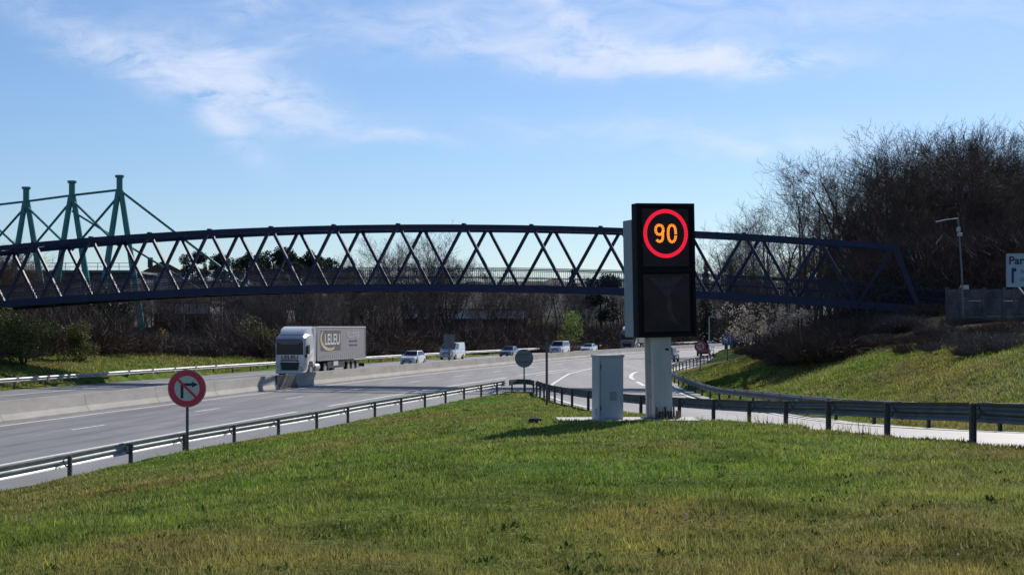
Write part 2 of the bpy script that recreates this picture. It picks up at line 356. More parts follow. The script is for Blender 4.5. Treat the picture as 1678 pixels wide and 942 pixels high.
# ------------------------------------------------------------ ground sheet
def axis(lo, hi, fine_lo, fine_hi, step, grow=1.22):
    a = list(np.arange(fine_lo, fine_hi+1e-6, step)); s = step; x = fine_hi
    while x < hi: s *= grow; x += s; a.append(min(x, hi))
    s = step; x = fine_lo; pre = []
    while x > lo: s *= grow; x -= s; pre.append(max(x, lo))
    return np.array(pre[::-1]+a)
xs = axis(-7000, 7000, -26, 34, .4, 1.09); ys = axis(-60, 9000, -8, 130, .5, 1.06)
GX, GY = np.meshgrid(xs, ys); GZ = ht(GX, GY)
bumps = (np.sin(GX*.9+GY*.35)*np.sin(GY*.7-GX*.2)+np.sin(GX*2.1+1)*np.sin(GY*1.7))*.03
main, ramp, oo = masks(GX, GY); GZ = GZ + np.where(main | ramp, 0, bumps*np.clip((GZ-.2)/1.0, 0, 1))
def ht(X, Y):                                             # from here on: the height of the built sheet itself
    X = np.asarray(X, float); Y = np.asarray(Y, float); i = np.clip(np.searchsorted(xs, X)-1, 0, len(xs)-2); j = np.clip(np.searchsorted(ys, Y)-1, 0, len(ys)-2)
    u = (X-xs[i])/(xs[i+1]-xs[i]); v = (Y-ys[j])/(ys[j+1]-ys[j])
    return (GZ[j, i]*(1-u)+GZ[j, i+1]*u)*(1-v)+(GZ[j+1, i]*(1-u)+GZ[j+1, i+1]*u)*v
nx, ny = len(xs), len(ys); idx = np.arange(nx*ny).reshape(ny, nx)
Fc = np.stack([idx[:-1, :-1], idx[:-1, 1:], idx[1:, 1:], idx[1:, :-1]], -1).reshape(-1, 4)
oxg, _ = xat(ORs, GY); bank = np.clip((GX-oxg-2.5)/3, 0, 1)*(GY < 180); bankL = np.clip((-oo-18)/2, 0, 1)*.8
me = npmesh('ground', np.stack([GX, GY, GZ], -1).reshape(-1, 3), Fc, G_ground, {'litter': litter(GX, GY).ravel(), 'bank': (np.maximum(bank, bankL)*(1-litter(GX, GY))).ravel()}, True)
ground = place('ground', me); tag(ground, kind='structure')

# ------------------------------------------------------------ road surfaces
def road_mat(name, base, var, rough=.62):
    m = bpy.data.materials.new(name); m.use_nodes = True; n = m.node_tree.nodes; l = m.node_tree.links; b = n['Principled BSDF']
    g = n.new('ShaderNodeNewGeometry'); b.inputs['Roughness'].default_value = rough; b.inputs['Specular IOR Level'].default_value = .45
    def noise(s, st, d=5):
        mp = n.new('ShaderNodeMapping'); mp.inputs['Scale'].default_value = st; mp.inputs['Rotation'].default_value = (0, 0, .2); l.new(g.outputs['Position'], mp.inputs[0])
        t = n.new('ShaderNodeTexNoise'); t.inputs['Scale'].default_value = s; t.inputs['Detail'].default_value = d; l.new(mp.outputs[0], t.inputs['Vector']); return t.outputs[0]
    cur = None
    for (s, st, lo, hi) in ((1.0, (.9, .035, 1), 1-var, 1+var), (.5, (1, 1, 1), .9, 1.1), (40, (1, 1, 1), .8, 1.2)):
        r = n.new('ShaderNodeMapRange'); r.inputs[1].default_value = .3; r.inputs[2].default_value = .7; r.inputs[3].default_value = lo; r.inputs[4].default_value = hi; l.new(noise(s, st), r.inputs[0])
        if cur is None: cur = r.outputs[0]
        else: x = n.new('ShaderNodeMath'); x.operation = 'MULTIPLY'; l.new(cur, x.inputs[0]); l.new(r.outputs[0], x.inputs[1]); cur = x.outputs[0]
    v = n.new('ShaderNodeVectorMath'); v.operation = 'SCALE'; v.inputs[0].default_value = base; l.new(cur, v.inputs['Scale']); l.new(v.outputs[0], b.inputs['Base Color'])
    bp = n.new('ShaderNodeBump'); bp.inputs['Strength'].default_value = .25; bp.inputs['Distance'].default_value = .01; l.new(noise(60, (1, 1, 1)), bp.inputs['Height']); l.new(bp.outputs[0], b.inputs['Normal'])
    return m
ASPH = road_mat('worn_asphalt', (.205, .195, .185), .2); LINE = mat('road_paint', (.72, .72, .70), .6, 0, .12, 2.5, space='World')
def strip(name, left, right, m, kind='structure', label=None):   # sheet between two equal-length 3D polylines, n columns
    nL = len(left); V = []; k = 9
    for a, b in zip(left, right):
        for j in range(k): t = j/(k-1); V.append([a[0]*(1-t)+b[0]*t, a[1]*(1-t)+b[1]*t, a[2]*(1-t)+b[2]*t])
    ii = np.arange(nL*k).reshape(nL, k); Fa = np.stack([ii[:-1, :-1], ii[:-1, 1:], ii[1:, 1:], ii[1:, :-1]], -1).reshape(-1, 4)
    o = place(name, npmesh(name, np.array(V), Fa, m)); tag(o, label, kind=kind); return o
Ys = list(np.arange(-30, 500, 2.0))
strip('far_carriageway', [(*off(y, -16.4), .0) for y in Ys], [(*off(y, -.75), .0) for y in Ys], ASPH)
Lm, Rm = [], []
for y in list(np.arange(-30, 93.01, 1.5)) + list(np.arange(93.3, 300, 2)):
    xl = Cx(y)-.15
    if y < 93.1: xr = float(xat(LRs, y)[0])-.02
    else: xr = float(xat(ORs, y)[0])+.15
    Lm.append((xl, y, 0.0)); Rm.append((xr, y, 0.0))
strip('near_carriageway', Lm, Rm, ASPH)
Lr, Rr = [], []
for y in np.arange(-10, 93.01, 1.0):
    a = float(xat(RRs, y)[0])+.05; b = float(xat(ORs, y)[0])+.1
    if y > 92.5: a = -.2
    Lr.append((a, y, float(hramp(a, y))-.016)); Rr.append((b, y, float(hramp(b, y))-.016))
strip('slip_road', Lr, Rr, ASPH)
# painted lines lie a few millimetres above the asphalt
def line_strip(pts, wdt, zf):
    mb = []; n = len(pts)
    for i in range(n):
        p = Vector((*pts[i][:2], 0)); t = Vector((*pts[min(i+1, n-1)][:2], 0))-Vector((*pts[max(i-1, 0)][:2], 0)); t.normalize(); nn = Vector((t.y, -t.x, 0))*wdt/2
        for q in (p-nn, p+nn): mb.append((q.x, q.y, zf(q.x, q.y)))
    return mb, [(2*i, 2*i+1, 2*i+3, 2*i+2) for i in range(n-1)]
z0 = lambda x, y: .006
zr = lambda x, y: float(hramp(x, y))+.004 if y < 93 else .008
def paint(name, lists, wdt, zf):
    mb = MB()
    for pts in lists:
        v, f = line_strip(pts, wdt, zf); b = len(mb.v); mb.v += v; mb.f += [tuple(b+i for i in q) for q in f]
    return tag(mb.build(name, LINE), kind='structure')
def along(o_, y0, y1, st=3): return [off(y, o_) for y in np.arange(y0, y1+.01, st)]
TRK = road_mat('wheel_track_asphalt', (.172, .164, .156), .2)
def tracks(name, offs, w_, y1):
    mb = MB()
    for o_ in offs:
        v, f = line_strip([off(y, o_+.06*math.sin(y*.05+o_)) for y in np.arange(-28, y1, 3)], w_, lambda x, y: .003); b = len(mb.v); mb.v += v; mb.f += [tuple(b+i for i in q) for q in f]
    tag(mb.build(name, TRK), kind='structure')
tracks('near_wheel_tracks', (2.05, 3.75, 6.15, 7.95), .42, 330); tracks('far_wheel_tracks', (-3.1, -4.8, -6.6, -8.3, -10.1, -11.7), .42, 400)
paint('near_left_edge_line', [along(.95, -25, 360)], .2, z0)
# the right edge line is broken into long dashes along the hard shoulder
paint('near_right_edge_line', [along(9.45, -25, 75)] + [along(9.45, y, y+20, 2) for y in (79, 103, 127)], .22, z0)
d0 = 60.7-.3
paint('near_lane_dashes', [along(4.75, d0+13*k*.985, d0+13*k*.985+3, 1) for k in range(-6, 20)], .16, z0)
paint('far_left_edge_line', [along(-2.1, -25, 400)], .2, z0); paint('far_right_edge_line', [along(-12.6, -25, 400)], .2, z0)
paint('far_lane_dashes', [along(-5.7, 13*k+2, 13*k+5, 1) for k in range(-2, 28)] + [along(-9.1, 13*k+6, 13*k+9, 1) for k in range(-2, 28)], .16, z0)
paint('slip_left_edge_line', [[(p.x+.55, p.y) for p in RRs[::-2] if p.y < 92] + [(2.2, 97), (2.9, 108), (4.0, 121), (4.9, 131), (7.5, 146), (10.5, 156)]], .22, zr)
paint('slip_right_edge_line', [[(p.x-.9, p.y) for p in ORs[::-2] if p.y < 280]], .2, zr)
paint('gore_line', [[P(879, 615), P(900, 611.6), P(930, 608), P(968, 603.5)]], .16, z0)
paint('merge_arrow', [[P(1044, 609), P(1038, 611), P(1034, 614.5), P(1034, 619), P(1039, 622)], [P(1043, 625), P(1049, 628), P(1056, 632)]], .3, z0)

# ------------------------------------------------------------ central concrete barrier
prof = [(-.62, -.04), (-.62, .05), (-.50, .09), (-.36, .32), (-.28, .86), (-.10, .86), (-.02, .32), (.0, .24), (.06, .09), (.15, .05), (.15, -.04)]
prof = [(-.75, -.05), (-.75, .07), (-.60, .32), (-.50, .88), (-.26, .88), (-.16, .32), (.0, .07), (.0, -.05)]
barrier = thing('concrete_barrier', 'long pale concrete median barrier with sloping faces between the two carriageways', 'barrier', (0, 0, 0))
def sweep(path, prof, z=None):
    mb = MB(); n = len(prof); pts = path
    for i, p in enumerate(pts):
        t = Vector(pts[min(i+1, len(pts)-1)])-Vector(pts[max(i-1, 0)]); t.z = 0; t.normalize(); nn = Vector((t.y, -t.x, 0))
        for (a, h) in prof: q = Vector(p)+nn*a; mb.v.append((q.x, q.y, p[2]+h))
    for i in range(len(pts)-1):
        for k in range(n-1): mb.f.append((i*n+k, i*n+k+1, (i+1)*n+k+1, (i+1)*n+k))
    mb.f.append(tuple(range(n))[::-1]); mb.f.append(tuple((len(pts)-1)*n+k for k in range(n)))
    return mb
y = -24.0; JL = 8.0
while y < 96:
    yy = [y+JL*k/4 for k in range(5)]; yy[-1] -= .03
    sweep([(*off(a, 0), 0) for a in yy], prof).build('barrier_segment', M['concrete'], barrier); y += JL
sweep([(*off(a, 0), 0) for a in np.arange(96, 98.1, 1)], [(p*.98-.01, h*1.0-.0) for p, h in prof]).build('barrier_segment', M['concrete'], barrier)
sweep([(*off(a, 0), 0) for a in (98.05, 100, 101.6)], [(-.62, -.03), (-.62, .86), (-.12, .86), (-.12, -.03)]).build('deck_shadow_panel', M['galv_dark'], barrier)  # added dark panel standing in for the footbridge deck's shadow on the barrier
y = 101.7
while y < 420:
    yy = [y+24*k/8 for k in range(9)]; yy[-1] -= .04
    sweep([(*off(a, 0), 0) for a in yy], prof).build('barrier_segment', M['concrete'], barrier); y += 24

# ------------------------------------------------------------ guardrails
Wp = [(0, .755), (.025, .75), (.03, .73), (.085, .69), (.085, .655), (.02, .615), (.02, .585), (.085, .545), (.085, .51), (.03, .47), (.025, .45), (0, .445)]
def guardrail(label, path, side, pmat, spacing=4.0, phase=0.0, bm='galv', hh=1.0, zf=None, group=None):
    t0 = thing('guardrail', label, 'guardrail', tuple(path[0]), group=group); o0 = Vector(path[0])
    loc = [Vector(p)-o0 for p in path]
    pr = [(side*(.17+a), h*hh) for a, h in Wp] + [(side*(.163+a), h*hh) for a, h in Wp[::-1]]
    b = sweep([tuple(p) for p in loc], pr + [pr[0]]); b.build('rail_beam', M[bm], t0, smooth=50)
    pm = MB().box((0, 0, .30*hh), (.10, .014, .9*hh)).box((-.045, .03, .30*hh), (.012, .06, .9*hh)).box((.045, .03, .30*hh), (.012, .06, .9*hh)).mesh('post', M[pmat])
    sm = MB().tube([(0, .0, .70*hh), (side*.09, .0, .72*hh), (side*.165, 0, .62*hh), (side*.09, 0, .5*hh), (0, 0, .47*hh)], .022, 5).mesh('spacer', M[pmat])
    d = phase; acc_ = 0
    for i in range(1, len(loc)):
        seg = loc[i]-loc[i-1]; ln = seg.length
        while acc_+ln >= d:
            q = loc[i-1]+seg*((d-acc_)/max(ln, 1e-6)); r = math.atan2(seg.y, seg.x)-PI/2
            place('post', pm, t0, q, r); place('spacer', sm, t0, q, r); d += spacing
        acc_ += ln
    lj = MB().box((side*.262, 0, .715*hh), (.012, .32, .10)).box((side*.262, 0, .485*hh), (.012, .32, .10))
    for a_ in (-.1, .1):
        for z_ in (.70, .50): lj.cyl((side*.272, a_, z_*hh), .018, .02, 'X', 6)
        lj.cyl((side*.165, a_, .6*hh), .02, .03, 'X', 6)
    lm_ = lj.mesh('lap_joint', M[bm]); d = phase; acc_ = 0
    for i in range(1, len(loc)):
        seg = loc[i]-loc[i-1]; ln = seg.length
        while acc_+ln >= d:
            if path[i][1] < 130 and side*(1 if path[0][1] < path[-1][1] else -1) < 9: place('lap_joint', lm_, t0, loc[i-1]+seg*((d-acc_)/max(ln, 1e-6)), math.atan2(seg.y, seg.x)-PI/2)
            d += spacing
        acc_ += ln
    return t0
lrp = [(p.x, p.y, max(0.0, hz(p.x+.3, p.y))-.0) for p in LRs if p.y > 10]
lrp = [(x, y_, 0.0) for x, y_, _ in lrp]
guardrail('steel guardrail along the grass nose beside the near carriageway, behind the no right turn sign', lrp[::1], -1, 'galv_dark', 4.0, .9)
guardrail('dark steel guardrail curving from the grass nose along the slip road, behind the grey cabinet', [(p.x, p.y, p.z) for p in RRs], -1, 'galv_dark', 4.0, 1.0, 'galv_old_shade')
# rounded end plate joining the two at the tip of the nose
nose = [(-.15, 93, 0), (.0, 94.3, 0), (.35, 95.0, 0), (.8, 95.0, 0), (1.15, 94.2, 0), (1.25, 93, 0)]
nt_ = thing('crash_nose', 'dark rounded crash end joining both guardrails at the tip of the grass nose', 'guardrail', nose[0])
sweep([tuple(Vector(p)-Vector(nose[0])) for p in nose], [(-.03, .76), (.03, .76), (.05, .6), (.03, .44), (-.03, .44), (-.03, .76)]).build('end_plate', M['galv_dark'], nt_, smooth=40)
for x in (.15, .95): MB().box((x, 1.4, .35), (.1, .06, .8)).build('post', M['galv_dark'], nt_)
guardrail('steel guardrail on the outer side of the slip road, foot of the right bank', [(p.x, p.y, p.z) for p in ORs], 1, 'galv_dark', 4.0, 2.0, 'galv_old_shade')
guardrail('long galvanised guardrail along the far side of the far carriageway below the trees', [(*off(y, -16.6), 0) for y in np.arange(20, 420, 2.0)], 1, 'galv_dark', 4.0, 1.0, 'galv')

# ------------------------------------------------------------ footbridge
BA = 15.5; sA, cA = math.sin(math.radians(BA)), math.cos(math.radians(BA)); BD = 107.0; BWd = 3.44; SK = .72
def bt(px): u = (px-839)/F; return u*BD/(cA+u*sA)
def bxy(t, off_=0.0): return (t*cA + off_*sA, BD - t*sA + off_*cA)
def zfit(samples):
    T = [bt(px) for px, _ in samples]; Z = [CH+(HOR-py)*bxy(t)[1]/F for (px, py), t in zip(samples, T)]; return np.polyfit(T, Z, 2)
zt = zfit([(0, 403), (120, 391.5), (276, 380.6), (430, 373), (740, 368), (1010, 373.5), (1140, 379), (1380, 393.5), (1474, 402)])
zb = zfit([(0, 504), (200, 491), (400, 482), (820, 477.5), (1018, 484), (1240, 495.5), (1390, 504.5)])
ztop = lambda t: float(np.polyval(zt, t)); zbot = lambda t: float(np.polyval(zb, t))
bridge = thing('footbridge', 'long dark navy steel truss footbridge arching over both carriageways', 'bridge', (0, BD, 0))
def bp(t, o_, z): x, y = bxy(t, o_); return (x, y-BD, z)
TH, LH = .36, .52
T0 = -37.8-4.9*4; NP = 17                                    # first top node; panels
tend_top = T0+4.9*(NP); tend = tend_top+2.45
bars = {}
for row, (o_, sk) in enumerate(((0, 0), (BWd, SK))):
    ts = [T0+sk+4.9*i for i in range(NP)]; last = T0+sk+4.9*NP-4.9
    last = T0+sk+4.9*13
    ts = [T0+sk+4.9*i for i in range(18)]
    ts = [t for t in ts if t < 26.5+sk]
    a0, a1 = ts[0]-2.45, ts[-1]
    mb = MB(); st = np.linspace(ts[0], a1, 46)
    for i in range(len(st)-1):
        mb.bar(bp(st[i], o_, ztop(st[i]-sk)-TH/2), bp(st[i+1]+.01, o_, ztop(st[i+1]-sk)-TH/2), .34, TH)
    mb.build('top_chord', M['navy'], bridge)
    mb = MB(); st = np.linspace(a0, a1+2.6, 50)
    for i in range(len(st)-1):
        mb.bar(bp(st[i], o_, zbot(st[i]-sk)+LH/2), bp(st[i+1]+.01, o_, zbot(st[i+1]-sk)+LH/2), .30, LH)
    mb.build('bottom_chord', M['navy'], bridge)
    for i, t in enumerate(ts):
        top = lambda s_: bp(s_, o_, ztop(s_-sk)-TH*.6); bot = lambda s_: bp(s_, o_, zbot(s_-sk)+LH*.8)
        last_ = i == len(ts)-1
        MB().bar(top(t-.12), bot(t-2.35), .20, .20, up=(sA, cA, 0)).build('diagonal', M['navy'], bridge)
        MB().bar(top(t+(.12 if not last_ else 0)), bot(t+(2.35 if not last_ else 1.45)), .20 if not last_ else .32, .20 if not last_ else .3, up=(sA, cA, 0)).build('end_post' if last_ else 'diagonal', M['navy'], bridge)
        # gusset cap on the chord
        MB().box(bp(t, o_, ztop(t-sk)+.045), (.22, .4, .09), Matrix.Rotation(-math.radians(BA), 3, 'Z')).build('joint_plate', M['navy'], bridge)
for i in range(0, 13+1):
    t = T0+4.9*i
    if t > 26.5: break
    MB().bar(bp(t+.2, .1, ztop(t)-TH*.55), bp(t+SK+.2, BWd-.1, ztop(t)-TH*.55), .14).build('cross_brace', M['navy'], bridge)
    if t+4.9 < 26.5: MB().bar(bp(t+.3, .15, ztop(t)-TH*.5), bp(t+4.9+SK, BWd-.15, ztop(t+4.9)-TH*.5), .13).build('wind_brace', M['navy'], bridge)
mb = MB(); st = np.linspace(T0-2.4, tend+1.0, 60)
st = np.linspace(T0-2.4, 29.5, 60)
for i in range(len(st)-1):
    a, b = st[i], st[i+1]; z1, z2 = zbot(a)+.22, zbot(b)+.22
    mb.prism([bp(a, .17, z1), bp(b, .17, z2), bp(b, BWd-.17, z2), bp(a, BWd-.17, z1)], (0, 0, .14))
mb.build('deck', M['galv_dark'], bridge)
for i in range(40):
    t = T0+2.45*i
    if t > 28: break
    MB().bar(bp(t, .16, zbot(t)+.1), bp(t+SK*.5, BWd-.16, zbot(t)+.1), .14, .2).build('floor_beam', M['navy'], bridge)
for o_ in (.28, BWd-.28):
    for hgt in (1.28, 1.16, .62):
        mb = MB()
        for i in range(len(st)-1): mb.bar(bp(st[i], o_, zbot(st[i])+LH-.1+hgt), bp(st[i+1], o_, zbot(st[i+1])+LH-.1+hgt), .05)
        mb.build('handrail', M['navy'], bridge)
    mb = MB(); t = T0-2.4
    while t < 29.5: mb.bar(bp(t, o_, zbot(t)+.3), bp(t, o_, zbot(t)+LH+1.04), .022, .022); t += .14
    tag(mb.build('balusters', M['navy'], bridge), kind='stuff')
# landing at the right end: concrete pier, side parapet and abutment
xa, ya = bxy(30.2, 1.7); 
ab = thing('bridge_abutment', 'pale concrete abutment block and landing at the right end of the footbridge', 'abutment', (xa, ya, 0), -math.radians(BA))
MB().box((.2, 0, 2.6), (3.6, 4.4, 4.4)).build('block', M['wallconc'], ab, bevel=.04)
MB().box((.0, -2.0, 5.5), (.55, .35, 2.3)).build('pillar', M['slab'], ab, bevel=.03)
MB().box((0, 2.1, 5.5), (.55, .35, 2.3)).build('pillar', M['slab'], ab, bevel=.03)
xq, yq = bxy(-62.5, 1.7)
ab2 = thing('bridge_pier', 'concrete pier carrying the left end of the footbridge beyond the far carriageway', 'pier', (xq, yq, 0), -math.radians(BA))
MB().box((0, 0, 1.6), (3.4, 4.6, 6.0)).build('block', M['wallconc'], ab2, bevel=.04)

# ------------------------------------------------------------ variable message sign
SX, SY = 3.4, 35.0; gz = hz(SX, SY); YAW = math.radians(19)
sl = MB().box((0, 0, 0), (3.2, 1.25, .22)).build('concrete_slab', M['slab'], None, loc=(2.62, 35.1, hz(2.6, 35)-.07), bevel=.02); sl.rotation_euler = (0, 0, .03)
tag(sl, 'low pale concrete slab in the grass under the grey cabinet and the sign column', 'slab')
SLT = hz(2.6, 35)+.04
vms = thing('speed_display', 'tall black electronic speed display showing 90 in a red ring, on a grey column', 'speed sign', (3.47, 35.2, SLT), YAW)
vms.rotation_euler = (0, math.radians(-1.2), YAW)
colh = 1.88
MB().box((-.09, 0, colh/2), (.46, .42, colh)).build('column', M['pole'], vms, bevel=.025)
cp = MB().box((-.09, 0, .02), (.70, .62, .04))
for x in (-.3, .3):
    for y_ in (-.26, .26): cp.cyl((x, y_, .08), .02, .12, n=8)
cp.build('base_plate', M['galv_dark'], vms)
gm = MB()
for k in range(9): gm.prism([(-.28+k*.07-.008, -.21, .04), (-.28+k*.07+.008, -.21, .04), (-.28+k*.07, -.21, .18+.1*(k % 3 == 0))], (0, -.09, 0))
gm.build('stiffener', M['galv_dark'], vms)
MB().box((-.39, .02, colh/2+.02), (.06, .06, colh-.02)).box((-.38, -.03, .5), (.09, .03, .05)).box((-.38, -.03, 1.3), (.09, .03, .05)).build('cable_duct', M['pole'], vms)
# main case
PW, PH, PD = 1.44, 3.03, .26; zc = colh+PH/2-.02
cab_ = MB().box((0, -.16, zc), (PW, PD, PH)).build('display_case', M['vms'], vms, bevel=.015)
MB().box((-.03, .23, zc-.17), (PW-.06, .50, PH-.36)).build('rear_housing', M['vmsside'], vms, bevel=.02)
fr = MB(); yf = -.16-PD/2
for (cx_, cz_, sx_, sz_) in ((0, zc+PH/2-.04, PW, .08), (0, zc-PH/2+.04, PW, .08), (-PW/2+.04, zc, .08, PH-.16), (PW/2-.04, zc, .08, PH-.16), (0, zc+.0, PW-.16, .1)):
    fr.box((cx_, yf-.02, cz_), (sx_, .04, sz_))
fr.build('frame', M['vms'], vms, bevel=.006)
MB().box((0, yf-.004, zc+.74), (PW-.30, .012, 1.30)).build('upper_panel', M['vmsp'], vms)
MB().box((0, yf-.004, zc-.74), (PW-.30, .012, 1.30)).build('lower_panel', M['vmsp'], vms)
MB().prism([(-.42, yf-.0105, zc-.18), (.40, yf-.0105, zc-.14), (.08, yf-.0105, zc-.55), (.14, yf-.0105, zc-1.0), (.30, yf-.0105, zc-1.25), (.02, yf-.0105, zc-1.12), (.0, yf-.0105, zc-.62)], (0, -.002, 0)).build('reflection_patch', mat('panel_reflection', (.042, .034, .038), .45, 0, .3, 5, spec=.2), vms)  # faint reflection on the lower panel, drawn as a slightly paler flat shape
lm = MB(); lc = (0, yf-.016, zc+.83)
def led(mb, x, z, r=.017): mb.cyl((lc[0]+x, lc[1], lc[2]+z), r, .014, 'Y', 8)
for rr in (.478, .508, .538):
    nn = int(2*PI*rr/.033)
    for k in range(nn): a = 2*PI*k/nn; led(lm, rr*math.cos(a), rr*math.sin(a), .0145)
tag(lm.build('red_ring', M['ledred'], vms), kind='stuff')
def digit(curve, cx_):
    d = MB(); pts = [Vector((x, z)) for x, z in curve]; acc_ = 0.0; want = 0.0
    for i in range(len(pts)-1):
        seg = pts[i+1]-pts[i]; ln = seg.length; nrm = Vector((-seg.y, seg.x)).normalized()
        while acc_+ln >= want:
            q = pts[i]+seg*((want-acc_)/max(ln, 1e-6))
            for o_ in (-.022, .010): led(d, cx_+q.x+nrm.x*o_, q.y+nrm.y*o_, .0145)
            want += .033
        acc_ += ln
    return tag(d.build('digit', M['ledamber'], vms), kind='stuff')
el_ = lambda cx_, cz_, rx, rz_, a0, a1, n=24: [(cx_+rx*math.copysign(abs(math.cos(a))**.8, math.cos(a)), cz_+rz_*math.copysign(abs(math.sin(a))**.8, math.sin(a))) for a in [math.radians(a0+(a1-a0)*k/n) for k in range(n+1)]]
digit(el_(0, .085, .088, .10, -10, 350) + [(.088, -.02)] + el_(0, -.06, .088, .125, 0, -150, 14), -.155)
digit(el_(0, 0, .088, .185, 0, 352, 36), .155)
MB().box((.02, -.2125, 1.58), (.09, .004, .055)).build('plate', M['signblack'], vms)
# ------------------------------------------------------------ roadside cabinet
cb = thing('roadside_cabinet', 'grey steel roadside equipment cabinet with a door, left of the display column', 'cabinet', (2.17, 34.9, SLT-.03), math.radians(20))
MB().box((0, 0, .72), (.60, .42, 1.44)).build('body', M['cab'], cb, bevel=.012)
MB().box((0, 0, 1.46), (.64, .46, .05)).build('roof_lid', M['cab'], cb, bevel=.01)
dr = MB().box((.0, -.218, .74), (.56, .02, 1.34)).build('door', M['cab'], cb, bevel=.004)
for z in (.30, 1.22): MB().box((-.27, -.233, z), (.022, .02, .10)).build('hinge', M['blackp'], dr)
MB().box((-.272, -.2295, .74), (.008, .004, 1.25)).build('seam', M['blackp'], dr)
v = MB()
for k in range(9): v.box((.04, -.231, .47+k*.022), (.17, .008, .008))
v.build('vent', M['signback'], dr)
st_ = MB()
for a in range(6): t = a*PI/3; st_.box((-.304, -.06+.05*math.cos(t), .20+.06*math.sin(t)), (.004, .03, .03))
st_.build('sticker', M['signblack'], cb)
# ------------------------------------------------------------ signs
def disc(r, yy, n=48, c=(0, 0)): return [(c[0]+r*math.cos(2*PI*k/n), yy, c[1]+r*math.sin(2*PI*k/n)) for k in range(n)]
def ring(mb, r0, r1, y0, th, n=48):
    b = len(mb.v)
    for k in range(n):
        a = 2*PI*k/n; c, s = math.cos(a), math.sin(a)
        for r, y_ in ((r0, y0), (r1, y0), (r1, y0-th), (r0, y0-th)): mb.v.append((r*c, y_, r*s))
    for k in range(n):
        j = (k+1) % n
        for q in range(4): mb.f.append((b+4*k+q, b+4*j+q, b+4*j+(q+1) % 4, b+4*k+(q+1) % 4))
    return mb
def turn_sign(label, loc, rz, R, H, left=False, face='signface'):
    t = thing('no_turn_sign', label, 'road sign', loc, rz)
    post = MB().box((0, 0, H/2-.1+.0), (.08, .05, H+.2)).build('post', M['galv_dark'], t)
    c = MB(); c.v = []; base = MB().cyl((0, 0, 0), R, .03, 'Y', 48).build('sign_plate', M['signback'], t); base.location = (0, -.06, H)
    f = MB().cyl((0, 0, 0), R*.97, .006, 'Y', 48).build('white_face', M[face], base); f.location = (0, -.018, 0)
    ring(MB(), R*.66, R*.955, -.0215, .004).build('red_border', M['signred'], base, smooth=None)
    s = -1 if left else 1; a = MB(); k = R
    a.prism([(-.33*s*k, -.0222, -.52*k), (-.18*s*k, -.0222, -.52*k), (-.18*s*k, -.0222, .13*k), (.26*s*k, -.0222, .13*k), (.26*s*k, -.0222, .27*k), (-.33*s*k, -.0222, .27*k)][::s], (0, -.002, 0))
    a.prism([(.26*s*k, -.0222, .36*k), (.58*s*k, -.0222, .20*k), (.26*s*k, -.0222, .04*k)][::s], (0, -.002, 0))
    a.build('black_arrow', M['signblack'], base)
    MB().box((0, -.0262, 0), (.13*k, .003, 1.4*k), Matrix.Rotation(-PI/4*(1 if not left else -1), 3, 'Y')).build('red_bar', M['signred'], base)
    return t
sx_, sy_ = (307-839)/F*45, 45.0
turn_sign('round no right turn sign with red border on a thin post beside the left guardrail', (sx_, sy_, hz(sx_, sy_)), .05, .555, 1.62+.26)
turn_sign('small distant round no left turn sign in the grass right of the slip road', (14.2, 116, hz(14.2, 116)), -.1, .44, 2.0, left=True)
rb = thing('round_sign', 'grey back of a round sign on a post at the tip of the grass nose', 'road sign', (.72, 91.5, hz(.72, 91.5)))
MB().box((0, 0, 1.0), (.08, .06, 2.5)).build('post', M['galv_dark'], rb)
b_ = MB().cyl((0, 0, 0), .55, .03, 'Y', 40).build('sign_plate', M['signback'], rb); b_.location = (0, -.05, 1.98+.05)
MB().box((0, -.03, .22), (.7, .03, .05)).box((0, -.03, -.22), (.7, .03, .05)).build('bracket', M['galv_dark'], b_)
bl = thing('blue_sign', 'small square blue sign with white bars on a post beside the outer guardrail', 'road sign', (21.3, 152, hz(21.3, 152)), -.1)
MB().box((0, 0, 1.0), (.08, .06, 2.4)).build('post', M['galv_dark'], bl)
p_ = MB().box((0, -.05, 2.05), (1.02, .03, 1.0)).build('sign_plate', M['signblue'], bl, bevel=.01)
q = MB()
for k in (-.27, 0, .27): q.box((k, -.068, 2.03), (.055, .004, .62))
q.build('white_bars', M['signface'], p_)
px_, py_ = (896-839)/F*66, 66.0; pz = hz(px_, py_)
pt = tag(MB().cyl((0, 0, 1.25), .055, 2.9, n=10).build('thin_post', M['galv_dark'], None, loc=(px_, py_, pz), smooth=40), 'bare thin brown post standing in the grass left of the grey cabinet', 'post')
mx, my = off(141, -.38)
ms_ = thing('median_sign', 'grey back of a two panel sign above the median, before a white van', 'road sign', (mx, my, .88), -.2)
MB().box((0, 0, 1.1), (.09, .06, 2.6-.2)).build('post', M['galv_dark'], ms_)
for x in (-.26, .26): MB().box((x, -.05, 1.76), (.49, .03, 1.30)).build('panel', M['signback'], ms_)
